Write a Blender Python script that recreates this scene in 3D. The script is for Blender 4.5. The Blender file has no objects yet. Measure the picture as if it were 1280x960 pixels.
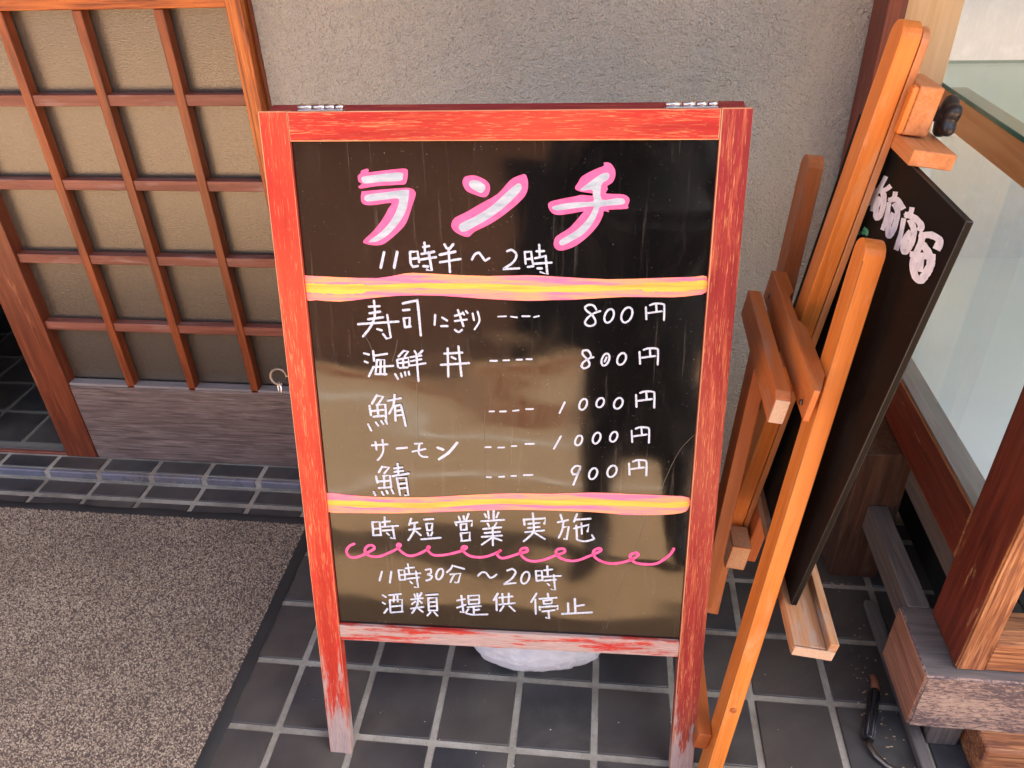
import bpy, bmesh, math, random
from mathutils import Vector, Matrix, noise as mnoise
from mathutils.geometry import tessellate_polygon

random.seed(7)
scene = bpy.context.scene
COL = scene.collection
V = Vector

# ------------------------------------------------------------------ camera
cam_data = bpy.data.cameras.new('camera')
cam = bpy.data.objects.new('camera', cam_data)
COL.objects.link(cam)
right = V((0.99367868, 0.10848906, -0.02885832))
down = V((0.03612503, -0.55240326, -0.83279386))
fwd = V((-0.10629046, 0.826487, -0.55283051))
m = Matrix((right, -down, -fwd)).transposed().to_4x4()
m.translation = V((0.57791, -0.81570, 1.35679))
cam.matrix_world = m
cam_data.sensor_width = 36.0
cam_data.lens = 974.1 / 1280 * 36
cam_data.clip_start = 0.02
cam_data.clip_end = 500
scene.camera = cam

# ------------------------------------------------------------------ world, sun, exposure
SUN_EL, SUN_AZ = math.radians(56), math.radians(80)      # azimuth from +Y (behind the shop) towards +X
world = bpy.data.worlds.new('World')
scene.world = world
world.use_nodes = True
wn = world.node_tree.nodes
wl = world.node_tree.links
bg = wn['Background']
sky = wn.new('ShaderNodeTexSky')
sky.sky_type = 'NISHITA'
sky.sun_disc = False
sky.sun_elevation = SUN_EL
sky.sun_rotation = SUN_AZ
sky.dust_density = 5.0
sky.air_density = .8
hsv = wn.new('ShaderNodeHueSaturation')
hsv.inputs['Saturation'].default_value = 0.7        # hazy, whitish summer sky
wl.new(sky.outputs[0], hsv.inputs['Color'])
wl.new(hsv.outputs[0], bg.inputs[0])
bg.inputs[1].default_value = 0.15
sun_data = bpy.data.lights.new('sun', 'SUN')
sun_data.energy = 5.0
sun_data.angle = math.radians(0.53)
sun_data.color = (1.0, 0.955, 0.87)
sun = bpy.data.objects.new('sun', sun_data)
COL.objects.link(sun)
sd = V((math.cos(SUN_EL) * math.sin(SUN_AZ), math.cos(SUN_EL) * math.cos(SUN_AZ), math.sin(SUN_EL)))
sun.rotation_euler = (-sd).to_track_quat('-Z', 'Y').to_euler()
scene.render.engine = 'CYCLES'
scene.view_settings.view_transform = 'Standard'
scene.view_settings.look = 'None'
scene.view_settings.exposure = 2.5
scene.view_settings.gamma = 1.0
scene.cycles.max_bounces = 8
scene.cycles.diffuse_bounces = 5


# ------------------------------------------------------------------ object helpers
def link(name, me, parent=None, mats=()):
    o = bpy.data.objects.new(name, me)
    COL.objects.link(o)
    if me is not None:
        for mt in mats:
            if mt and len(me.materials) < len(mats):
                me.materials.append(mt)
    if parent is not None:
        o.parent = parent
    return o


def tag(o, label=None, cat=None, group=None, kind=None):
    if label: o['label'] = label
    if cat: o['category'] = cat
    if group: o['group'] = group
    if kind: o['kind'] = kind
    return o


def thing(name, loc, label, cat, group=None):
    o = bpy.data.objects.new(name, None)
    o.empty_display_size = 0.05
    COL.objects.link(o)
    o.location = loc
    return tag(o, label, cat, group)


def put(o, parent, mat):
    """place o at the world matrix mat, as a child of parent (parents only translate)"""
    if parent is not None:
        o.parent = parent
        base = Matrix.Translation(parent.location)
        pp = parent.parent
        if pp is not None or parent.get('_mat') is not None:
            base = WM[parent.name]
        o.matrix_local = base.inverted() @ mat
    else:
        o.matrix_local = mat
    WM[o.name] = mat.copy()
    return o


WM = {}


def box_mesh(L, W, H, bev, segs=2):
    bm = bmesh.new()
    bmesh.ops.create_cube(bm, size=1.0)
    bmesh.ops.scale(bm, vec=(L, W, H), verts=bm.verts)
    if bev > 0:
        r = bmesh.ops.bevel(bm, geom=list(bm.edges), offset=bev, segments=segs, profile=0.5, affect='EDGES')
        big = sorted(bm.faces, key=lambda f: -f.calc_area())[:6]
        for f in bm.faces:
            f.material_index = 1
            f.smooth = True
        for f in big:
            f.material_index = 0
            f.smooth = False
    me = bpy.data.meshes.new('box')
    bm.to_mesh(me)
    bm.free()
    return me


def fbox(name, parent, O, axes, rng, mats, bev=0.0015, grain=0, shear=None):
    """box spanning rng = ((a0,a1),(b0,b1),(c0,c1)) along the three axes from O; local X is the grain axis"""
    order = [grain] + [i for i in range(3) if i != grain]
    ax = [axes[i].normalized() for i in order]
    rg = [rng[i] for i in order]
    c = V(O)
    for a_, r_ in zip(ax, rg):
        c = c + a_ * ((r_[0] + r_[1]) / 2)
    if ax[0].cross(ax[1]).dot(ax[2]) < 0:
        ax[2] = -ax[2]
    me = box_mesh(rg[0][1] - rg[0][0], rg[1][1] - rg[1][0], rg[2][1] - rg[2][0], bev)
    mt = Matrix(ax).transposed().to_4x4()
    mt.translation = c
    if len(mats) == 1: mats = (mats[0], mats[0])
    o = link(name, me, None, mats)
    return put(o, parent, mt)


XYZ = (V((1, 0, 0)), V((0, 1, 0)), V((0, 0, 1)))


def abox(name, parent, x, y, z, mats, grain=0, bev=0.002):
    return fbox(name, parent, (0, 0, 0), XYZ, (x, y, z), mats, bev, grain)


def beam(name, parent, p0, p1, w, h, side, mats, bev=0.0015):
    """beam from p0 to p1, w along side, h along the third axis"""
    p0, p1 = V(p0), V(p1)
    a = (p1 - p0)
    Ln = a.length
    a.normalize()
    s = V(side)
    s = (s - a * s.dot(a)).normalized()
    t = a.cross(s)
    return fbox(name, parent, (p0 + p1) / 2, (a, s, t), ((-Ln / 2, Ln / 2), (-w / 2, w / 2), (-h / 2, h / 2)), mats, bev, 0)


def poly_mesh(name, verts, faces, smooth=False, mi=None):
    me = bpy.data.meshes.new(name)
    me.from_pydata(verts, [], faces)
    if mi: me.polygons.foreach_set('material_index', mi)
    if smooth: me.polygons.foreach_set('use_smooth', [True] * len(me.polygons))
    me.update()
    return me


def tube_mesh(pts, rad, sides=10, caps=True):
    """tube along points; rad a number or one per point"""
    bm = bmesh.new()
    n = len(pts)
    pts = [V(p) for p in pts]
    rings = []
    prev = None
    for i, p in enumerate(pts):
        d = (pts[min(i + 1, n - 1)] - pts[max(i - 1, 0)]).normalized()
        if prev is None:
            s = d.orthogonal().normalized()
        else:
            s = (prev - d * prev.dot(d)).normalized()
        prev = s
        t = d.cross(s)
        r = rad[i] if isinstance(rad, (list, tuple)) else rad
        rings.append([bm.verts.new(p + (s * math.cos(k * 2 * math.pi / sides) + t * math.sin(k * 2 * math.pi / sides)) * r) for k in range(sides)])
    for i in range(n - 1):
        for k in range(sides):
            f = bm.faces.new((rings[i][k], rings[i][(k + 1) % sides], rings[i + 1][(k + 1) % sides], rings[i + 1][k]))
            f.smooth = True
    if caps:
        bm.faces.new(rings[0][::-1])
        bm.faces.new(rings[-1])
    bmesh.ops.recalc_face_normals(bm, faces=bm.faces)
    me = bpy.data.meshes.new('tube')
    bm.to_mesh(me)
    bm.free()
    return me


# ------------------------------------------------------------------ material helpers
class NT:
    def __init__(s, name):
        s.m = bpy.data.materials.new(name)
        s.m.use_nodes = True
        s.t = s.m.node_tree
        s.b = s.t.nodes['Principled BSDF']
        s._co = None

    def n(s, typ, **kw):
        nd = s.t.nodes.new(typ)
        for k, v in kw.items():
            if k.startswith('i_'):
                nd.inputs[k[2:].replace('_', ' ')].default_value = v
            else:
                setattr(nd, k, v)
        return nd

    def l(s, a, b):
        s.t.links.new(a, b)

    def coord(s, scale=(1, 1, 1), kind='Object', rnd=True):
        tc = s.n('ShaderNodeTexCoord')
        mp = s.n('ShaderNodeMapping')
        mp.inputs['Scale'].default_value = scale
        if rnd:
            oi = s.n('ShaderNodeObjectInfo')
            ml = s.n('ShaderNodeMath', operation='MULTIPLY')
            ml.inputs[1].default_value = 37.0
            s.l(oi.outputs['Random'], ml.inputs[0])
            ad = s.n('ShaderNodeVectorMath', operation='ADD')
            s.l(tc.outputs[kind], mp.inputs['Vector'])
            s.l(mp.outputs[0], ad.inputs[0])
            s.l(ml.outputs[0], ad.inputs[1])
            return ad.outputs[0]
        s.l(tc.outputs[kind], mp.inputs['Vector'])
        return mp.outputs[0]

    def noise(s, vec, scale=1.0, detail=4.0, rough=0.6, dist=0.0):
        nd = s.n('ShaderNodeTexNoise')
        nd.inputs['Scale'].default_value = scale
        nd.inputs['Detail'].default_value = detail
        nd.inputs['Roughness'].default_value = rough
        nd.inputs['Distortion'].default_value = dist
        s.l(vec, nd.inputs['Vector'])
        return nd.outputs['Fac']

    def ramp(s, fac, stops):
        nd = s.n('ShaderNodeValToRGB')
        e = nd.color_ramp.elements
        while len(e) < len(stops): e.new(0.5)
        for el, (p, c) in zip(e, stops):
            el.position = p
            el.color = (*c, 1) if len(c) == 3 else c
        s.l(fac, nd.inputs[0])
        return nd.outputs[0]

    def rng(s, fac, a, b, c=0.0, d=1.0):
        nd = s.n('ShaderNodeMapRange')
        for i, v in enumerate((a, b, c, d)): nd.inputs[i + 1].default_value = v
        s.l(fac, nd.inputs[0])
        return nd.outputs[0]

    def mix(s, fac, a, b, mode='MIX'):
        nd = s.n('ShaderNodeMix', data_type='RGBA', blend_type=mode)
        if isinstance(fac, float): nd.inputs[0].default_value = fac
        else: s.l(fac, nd.inputs[0])
        for k, x in ((6, a), (7, b)):
            if isinstance(x, tuple): nd.inputs[k].default_value = (*x, 1)
            else: s.l(x, nd.inputs[k])
        return nd.outputs[2]

    def math(s, op, a, b=0.0):
        nd = s.n('ShaderNodeMath', operation=op)
        for k, x in ((0, a), (1, b)):
            if isinstance(x, (float, int)): nd.inputs[k].default_value = x
            else: s.l(x, nd.inputs[k])
        return nd.outputs[0]

    def bump(s, h, strength=0.5, dist=0.001):
        nd = s.n('ShaderNodeBump')
        nd.inputs['Strength'].default_value = strength
        nd.inputs['Distance'].default_value = dist
        s.l(h, nd.inputs['Height'])
        s.l(nd.outputs[0], s.b.inputs['Normal'])

    def out(s, color=None, rough=None, spec=None, ior=None, metal=None):
        B = s.b
        for key, x in (('Base Color', color), ('Roughness', rough), ('Metallic', metal), ('IOR', ior), ('Specular IOR Level', spec)):
            if x is None: continue
            if isinstance(x, tuple): B.inputs[key].default_value = (*x, 1)
            elif isinstance(x, (int, float)): B.inputs[key].default_value = x
            else: s.l(x, B.inputs[key])
        return s.m


def plain(name, col, rough=0.5, metal=0.0, var=0.12, scale=30.0, bump=0.15):
    t = NT(name)
    v = t.coord()
    f = t.noise(v, scale, 4)
    c = t.mix(f, tuple(x * (1 - var) for x in col), tuple(min(1, x * (1 + var)) for x in col))
    t.out(c, t.rng(f, 0, 1, rough - .07, rough + .07), metal=metal)
    if bump: t.bump(t.noise(v, scale * 8, 3), bump, 0.0006)
    return t.m


def wood(name, dark, mid, light, rough=0.5, grain=1.0, contrast=0.5, grey=None, grey_lo=.55, grey_hi=.7, bump=0.35, blotch=.5):
    """grain runs along local X"""
    t = NT(name)
    v = t.coord((2.2 * grain, 42 * grain, 42 * grain))
    g = t.noise(v, 1.6, 6, .62, .9)
    fine = t.noise(t.coord((9, 420, 420)), 1.0, 3, .6)
    f = t.math('ADD', t.math('MULTIPLY', g, .72), t.math('MULTIPLY', fine, .28))
    lo, hi = .5 - .25 * (1 - contrast) - .07, .5 + .25 * (1 - contrast) + .07
    c = t.ramp(f, [(lo, dark), (.5, mid), (hi, light)])
    bl = t.noise(t.coord((4, 14, 14)), 1.0, 4, .6)
    c = t.mix(t.rng(bl, .35, .75, 0.0, blotch), c, dark)
    if grey:
        w = t.noise(t.coord((5, 30, 30)), 1.3, 6, .7, .4)
        c = t.mix(t.rng(w, grey_lo, grey_hi), c, grey)
    sc_ = t.noise(t.coord((30, 60, 60)), 1.0, 5, .75, 1.2)
    c = t.mix(t.rng(sc_, .64, .72, 0, .5), c, dark)
    t.out(c, t.rng(fine, .3, .7, rough - .08, rough + .1))
    t.bump(t.math('ADD', fine, g), bump, 0.0012)
    return t.m


def red_paint(name, base, streak_lo, fade=0.0, foot=None, grey_all=False, streak_col=(0.72, 0.34, 0.15)):
    """thin red paint worn through along the grain to orange wood; foot=(x_start, x_end) weathers one end grey"""
    t = NT(name)
    fine = t.noise(t.coord((38, 900, 900)), 1.0, 3.0, .6, .1)
    mid = t.noise(t.coord((5, 60, 60)), 1.0, 4, .6)
    big = t.noise(t.coord((3, 9, 9)), 1.0, 3, .5)
    c = t.mix(t.rng(mid, .3, .7), tuple(x * .62 for x in base), base)
    scf = t.noise(t.coord((9, 130, 130)), 1.0, 5, .7)
    c = t.mix(t.rng(scf, .52, .70, 0, .45 + fade), c, (.60, .17, .075))
    c = t.mix(t.rng(big, .45, .72, 0, .55 + fade), c, (base[0] * 1.06, base[1] * 1.9 + .022, base[2] * 1.3 + .01))
    s = t.math('ADD', fine, t.math('MULTIPLY', t.math('SUBTRACT', mid, .5), .35))
    c = t.mix(t.rng(s, streak_lo, streak_lo + .05, 0, .55), c, streak_col)
    if foot or grey_all:
        worn = t.mix(t.rng(fine, .3, .7), (.50, .36, .33), (.30, .23, .22))
        w2 = t.noise(t.coord((7, 55, 55)), 1.0, 5, .75)
        if grey_all:
            k = t.rng(w2, .42, .52)
        else:
            tc = t.n('ShaderNodeTexCoord')
            sp = t.n('ShaderNodeSeparateXYZ')
            t.l(tc.outputs['Object'], sp.inputs[0])
            k0 = t.rng(sp.outputs[0], foot[0], foot[1], .75, -.1)
            k = t.rng(t.math('ADD', k0, t.math('MULTIPLY', t.math('SUBTRACT', w2, .5), 1.6)), .35, .5)
        c = t.mix(k, c, worn)
    t.out(c, t.rng(fine, .3, .7, .45, .65), spec=.28)
    t.bump(t.math('ADD', fine, t.math('MULTIPLY', mid, .4)), .4, .0008)
    return t.m


# ------------------------------------------------------------------ materials
M = {}
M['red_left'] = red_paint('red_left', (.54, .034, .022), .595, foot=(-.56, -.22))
M['red_right_shade'] = red_paint('red_right_shade', (.33, .028, .030), .595, fade=.25, foot=(-.56, -.30))  # darker red puts the right stile's shade into its paint colour
M['red_top'] = red_paint('red_top', (.50, .030, .021), .59)
M['red_bottom'] = red_paint('red_bottom', (.52, .03, .028), .64, grey_all=True)
M['red_dark'] = red_paint('red_dark', (.26, .018, .028), .74, streak_col=(.3, .10, .06))
M['red_wear'] = wood('red_wear', (.45, .16, .09), (.62, .30, .16), (.74, .48, .30), .6, 2.0, .5, bump=.2)
M['easel'] = wood('easel', (.46, .115, .016), (.70, .215, .034), (.78, .29, .065), .45, .9, .3, grey=(.70, .32, .15), grey_lo=.55, grey_hi=.75, bump=.2, blotch=.4)
M['easel_seam'] = wood('easel_seam', (.20, .07, .02), (.36, .12, .03), (.60, .22, .05), .6, 1.5, .5, bump=.2)
M['easel_cross'] = wood('easel_cross', (.30, .075, .022), (.50, .15, .035), (.62, .22, .06), .5, .9, .4, grey=(.38, .17, .09), grey_lo=.5, grey_hi=.68, bump=.2)
M['easel_edge'] = wood('easel_edge', (.36, .12, .035), (.56, .21, .07), (.66, .32, .14), .55, 1.4, .4, grey=(.50, .24, .12), grey_lo=.5, grey_hi=.68, bump=.25, blotch=.3)
M['easel_dark'] = wood('easel_dark', (.28, .07, .018), (.44, .12, .03), (.52, .17, .05), .42, .8, .2, bump=.15)
M['end_grain'] = plain('end_grain', (.62, .36, .20), .7, var=.35, scale=240, bump=.4)
M['pale_end'] = plain('pale_end', (.46, .33, .25), .7, var=.3, scale=300, bump=.4)
M['tray'] = wood('tray', (.18, .09, .045), (.40, .19, .085), (.52, .31, .17), .55, 1.2, .5, grey=(.34, .25, .20), grey_lo=.5, grey_hi=.62)
M['door_orange'] = wood('door_orange', (.13, .022, .004), (.40, .092, .013), (.56, .17, .028), .38, 1.5, .85, bump=.2, blotch=.4)
M['door'] = wood('door', (.075, .014, .005), (.235, .050, .013), (.38, .095, .022), .38, 1.3, .5, grey=(.22, .085, .05), grey_lo=.58, grey_hi=.75, bump=.2, blotch=.6)
M['door_rail'] = wood('door_rail', (.10, .028, .018), (.205, .062, .042), (.30, .125, .095), .45, 1.4, .5, grey=(.27, .17, .155), grey_lo=.54, grey_hi=.7, bump=.2)
M['door_stile'] = wood('door_stile', (.065, .014, .007), (.17, .036, .013), (.29, .085, .035), .36, 1.1, .55, grey=(.30, .11, .05), grey_lo=.6, grey_hi=.7, bump=.15)
M['kick'] = wood('kick', (.060, .042, .040), (.165, .125, .117), (.28, .225, .215), .5, 2.6, .7, grey=(.32, .24, .225), grey_lo=.60, grey_hi=.78, bump=.3)
M['case_red'] = wood('case_red', (.065, .014, .009), (.20, .034, .017), (.30, .075, .036), .42, 1.3, .6, grey=(.52, .27, .13), grey_lo=.63, grey_hi=.68, bump=.3)
M['case_worn'] = wood('case_worn', (.14, .045, .020), (.38, .145, .055), (.58, .29, .13), .55, 2.2, .85, grey=(.15, .05, .035), grey_lo=.52, grey_hi=.64, bump=.9)
M['case_grey'] = wood('case_grey', (.07, .062, .060), (.145, .128, .125), (.24, .21, .20), .55, 1.2, .5, grey=(.20, .13, .11), grey_lo=.6, grey_hi=.75, bump=.5)
M['case_brown_shade'] = wood('case_brown_shade', (.03, .014, .009), (.085, .038, .022), (.15, .075, .048), .6, .8, .6, grey=(.11, .085, .07), grey_lo=.52, grey_hi=.7, bump=.4)  # brown darkened in place of the shade behind the blackboard
M['block_end'] = wood('block_end', (.20, .085, .055), (.40, .19, .12), (.54, .31, .21), .6, 1.5, .6, grey=(.14, .05, .04), grey_lo=.60, grey_hi=.66, bump=.8)
M['sill_grey'] = wood('sill_grey', (.16, .145, .145), (.26, .24, .24), (.34, .32, .31), .5, 1.4, .4, bump=.25)
M['block_face'] = None
M['pine'] = wood('pine', (.52, .30, .14), (.70, .46, .25), (.78, .56, .34), .5, .8, .3, bump=.1, blotch=.2)
M['pine_orange'] = wood('pine_orange', (.46, .20, .07), (.64, .33, .13), (.72, .43, .20), .45, .7, .3, bump=.1, blotch=.3)
M['steel'] = plain('steel', (.62, .62, .64), .28, 1.0, bump=.1)
M['rust_steel'] = plain('rust_steel', (.20, .185, .17), .36, 1.0, var=.35, bump=.2)
M['black_plastic'] = plain('black_plastic', (.018, .018, .022), .35, var=.1, scale=60, bump=.25)
M['rubber'] = plain('rubber', (.020, .021, .022), .62, var=.3, scale=25, bump=.35)
def grout_mat():
    t = NT('grout')
    v = t.coord((1, 1, 1), rnd=False)
    a = t.noise(v, 7, 5, .7); b_ = t.noise(v, 160, 4, .7)
    c = t.mix(t.rng(a, .35, .65), (.19, .172, .142), (.38, .36, .315))
    c = t.mix(t.rng(b_, .55, .7, 0, .6), c, (.15, .13, .105))
    t.out(c, .92)
    t.bump(b_, .7, .0012)
    return t.m


M['grout'] = grout_mat()
M['white_cloth_wall'] = None


def block_face():
    t = NT('block_face')
    a = t.noise(t.coord((60, 190, 190)), 1.0, 7, .8, .8)
    b_ = t.noise(t.coord((4, 16, 16)), 1.0, 3)
    s = t.math('ADD', a, t.math('MULTIPLY', t.math('SUBTRACT', b_, .5), .5))
    c = t.ramp(s, [(.34, (.52, .38, .29)), (.49, (.36, .25, .205)), (.545, (.10, .068, .075)), (.70, (.15, .11, .115))])
    t.out(c, .65)
    t.bump(a, .7, .002)
    return t.m


M['block_face'] = block_face()


def tile_mat(name, base, rough=.34):
    t = NT(name)
    oi = t.n('ShaderNodeObjectInfo')
    v = t.coord((1, 1, 1))
    f = t.noise(v, 14, 5, .6)
    f2 = t.noise(v, 160, 4, .6)
    c = t.mix(t.rng(f, .3, .7), tuple(x * .72 for x in base), tuple(x * 1.25 for x in base))
    c = t.mix(t.rng(oi.outputs['Random'], 0, 1, 0, .85), c, (base[0] * 1.75, base[1] * 1.45, base[2] * 1.2))
    sm = t.noise(t.coord((1, 1, 1), rnd=True), 5, 3)
    c = t.mix(t.rng(sm, .45, .75, 0, .6), c, (.115, .10, .085))
    gp = t.n('ShaderNodeNewGeometry')
    wn_ = t.noise(gp.outputs['Position'], 3.2, 6, .7, 1.5)
    c = t.mix(t.rng(wn_, .50, .70, 0, .55), c, (.10, .092, .082))
    sp = t.noise(v, 420, 2, .5)
    c = t.mix(t.rng(sp, .73, .77, 0, .6), c, (.32, .30, .27))
    t.out(c, t.rng(f, .3, .7, rough - .06, rough + .16))
    t.bump(t.math('ADD', f2, t.math('MULTIPLY', f, 2.0)), .22, .0009)
    return t.m


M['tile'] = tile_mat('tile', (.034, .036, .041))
M['tile_in_dim'] = tile_mat('tile_in_dim', (.012, .014, .014), .3)  # same tile, darker: indoor shade is put into the base colour
M['nosing_sky'] = tile_mat('nosing_sky', (.12, .135, .19), .25)  # blue base colour stands in for sky mirrored on the step edge


def stucco():
    t = NT('stucco')
    v = t.coord((1, 1, 1), rnd=False)
    big = t.noise(v, 3, 4)
    vo = t.n('ShaderNodeTexVoronoi')
    vo.inputs['Scale'].default_value = 210
    dn = t.n('ShaderNodeTexNoise')
    dn.inputs['Scale'].default_value = 90
    t.l(v, dn.inputs['Vector'])
    va = t.n('ShaderNodeVectorMath', operation='SCALE')
    t.l(dn.outputs['Color'], va.inputs[0])
    va.inputs['Scale'].default_value = .012
    vb = t.n('ShaderNodeVectorMath', operation='ADD')
    t.l(v, vb.inputs[0])
    t.l(va.outputs[0], vb.inputs[1])
    t.l(vb.outputs[0], vo.inputs['Vector'])
    n1 = t.noise(v, 260, 5, .7)
    n2 = t.noise(v, 95, 3, .6)
    pits = t.rng(n2, .52, .68, 1.0, 0.0)
    h = t.math('ADD', t.math('MULTIPLY', vo.outputs['Distance'], -.8), t.math('ADD', t.math('MULTIPLY', n1, 1.2), t.math('MULTIPLY', pits, .7)))
    c = t.mix(t.rng(big, .3, .7), (.51, .485, .42), (.60, .57, .50))
    sp = t.noise(v, 330, 3, .6)
    st = t.noise(t.coord((5, 1, 1.6), rnd=False), 1.0, 5, .65)
    c = t.mix(t.rng(st, .50, .78, 0, .32), c, (.36, .315, .265))
    c = t.mix(t.rng(sp, .36, .44, .5, 0), c, (.22, .19, .16))
    c = t.mix(t.rng(sp, .60, .68, 0, .5), c, (.56, .52, .48))
    t.out(c, .92)
    t.bump(h, 1.0, .0050)
    return t.m


M['stucco'] = stucco()


def panel_mat():
    t = NT('glossy_black_panel')
    v = t.coord((1, 1, 1), rnd=False)
    sm = t.noise(t.coord((5, 1.8, 1), rnd=False), 3.0, 5, .65, .8)
    dr = t.noise(t.coord((75, 3.5, 1), rnd=False), 1.6, 4, .6)
    dust = t.noise(v, 500, 2, .5)
    c = t.mix(t.rng(sm, .5, .8, 0, .22), (.0045, .0045, .005), (.040, .036, .034))
    c = t.mix(t.rng(dr, .60, .72, 0, .16), c, (.18, .16, .14))
    c = t.mix(t.rng(dust, .74, .78, 0, .8), c, (.32, .30, .28))
    t.out(c, t.rng(sm, .3, .75, .035, .12), ior=1.62)
    wv = t.noise(t.coord((2.2, 5.0, 1), rnd=False), 1.0, 1.5, .4)
    fine = t.noise(v, 60, 2, .5)
    t.bump(t.math('ADD', t.math('MULTIPLY', wv, 1.0), t.math('MULTIPLY', fine, .002)), 1.0, .0075)
    return t.m


M['panel'] = panel_mat()


def ink(name, a, b, sc=(40, 40, 40), rough=.6, lo=.35, hi=.65):
    t = NT(name)
    f = t.noise(t.coord(sc, rnd=False), 1.0, 4, .65)
    t.out(t.mix(t.rng(f, lo, hi), a, b), rough)
    return t.m


M['ink_white'] = ink('ink_white', (.26, .32, .44), (.56, .63, .76), (420, 420, 420), lo=.34, hi=.56)
M['ink_fill'] = ink('ink_fill', (.26, .34, .43), (.46, .54, .62), (45, 120, 22), lo=.3, hi=.7)
M['ink_pink'] = ink('ink_pink', (.72, .085, .26), (.82, .13, .35), (60, 60, 60))
M['ink_squiggle'] = ink('ink_squiggle', (.80, .07, .26), (.85, .12, .34), (60, 60, 60))
M['ink_salmon'] = ink('ink_salmon', (.86, .16, .34), (.95, .33, .17), (9, 130, 9), lo=.40, hi=.56)
M['ink_yellow'] = ink('ink_yellow', (.98, .36, .06), (1.0, .50, .07), (8, 150, 8), lo=.4, hi=.55)
M['ink_board'] = ink('ink_board', (.60, .62, .74), (.80, .82, .90), (70, 70, 70))
M['ink_green'] = ink('ink_green', (.05, .22, .12), (.09, .32, .20))


def frosted():
    t = NT('frosted_pane')
    v = t.coord((1, 1, 1), rnd=False)
    n1 = t.noise(t.coord((150, 1, 430), rnd=False), 1.0, 3, .6, .6)
    c = t.mix(t.rng(n1, .35, .65), (.052, .044, .036), (.076, .066, .054))
    t.out(c, .24, ior=1.85)
    t.bump(n1, .36, .0013)
    return t.m


M['frosted'] = frosted()


def thin_glass(name, tint, refl=1.0, edge=None):
    t = NT(name)
    tr = t.n('ShaderNodeBsdfTransparent')
    tr.inputs[0].default_value = (*tint, 1)
    gl = t.n('ShaderNodeBsdfGlossy')
    gl.inputs['Roughness'].default_value = .01
    fr = t.n('ShaderNodeFresnel')
    ge = t.n('ShaderNodeNewGeometry')
    t.l(t.rng(ge.outputs['Backfacing'], 0, 1, 1.5, 1 / 1.5), fr.inputs[0])     # a thin sheet reflects alike from both sides
    mx = t.n('ShaderNodeMixShader')
    t.l(fr.outputs[0], mx.inputs[0])
    t.l(tr.outputs[0], mx.inputs[1])
    t.l(gl.outputs[0], mx.inputs[2])
    t.l(mx.outputs[0], t.t.nodes['Material Output'].inputs[0])
    t.t.nodes.remove(t.b)
    return t.m


M['glass'] = thin_glass('glass', (.97, .985, .975))
M['shelf_glass'] = thin_glass('shelf_glass', (.80, .90, .86))
M['glass_edge'] = plain('glass_edge', (.035, .16, .125), .12, var=.3, scale=12, bump=0)


def cloth_wall():
    t = NT('white_cloth')
    a = t.noise(t.coord((30, 700, 30)), 1.0, 3, .6)
    b_ = t.noise(t.coord((700, 30, 30)), 1.0, 3, .6)
    f = t.math('MAXIMUM', a, b_)
    t.out(t.mix(t.rng(f, .5, .75), (.76, .79, .80), (.86, .89, .90)), .8)
    t.bump(f, .4, .0006)
    return t.m


M['white_cloth_wall'] = cloth_wall()
M['white_board'] = plain('white_board', (.80, .87, .92), .7, var=.05, scale=12, bump=.3)
M['void_black'] = plain('void_black', (.006, .0055, .005), .9)
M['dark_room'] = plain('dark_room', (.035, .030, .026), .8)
M['plaster'] = plain('plaster', (.40, .37, .33), .9)
M['eave_wood'] = wood('eave_wood', (.12, .06, .03), (.22, .12, .07), (.32, .19, .12), .6)
M['roof'] = plain('roof_tile', (.07, .075, .085), .5)


def ground_mat(name, a, b, sc):
    t = NT(name)
    v = t.coord((1, 1, 1), rnd=False)
    f = t.noise(v, sc, 6, .7)
    g = t.noise(v, sc * .06, 4, .6)
    c = t.mix(t.rng(f, .3, .7), a, b)
    c = t.mix(t.rng(g, .4, .7, 0, .4), c, tuple(x * .7 for x in a))
    t.out(c, .9)
    t.bump(f, .5, .004)
    return t.m


M['pavement'] = ground_mat('pavement', (.43, .25, .12), (.56, .345, .175), 60)
M['road'] = ground_mat('road', (.44, .27, .14), (.57, .375, .21), 90)
M['earth'] = ground_mat('earth', (.20, .17, .13), (.28, .24, .19), 3)
M['paint_white'] = plain('road_paint', (.78, .72, .62), .7, var=.2, scale=5)
M['kerb_far'] = plain('kerb_brick', (.62, .30, .16), .8)
M['kerb'] = plain('kerb_stone', (.66, .50, .36), .85)

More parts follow.
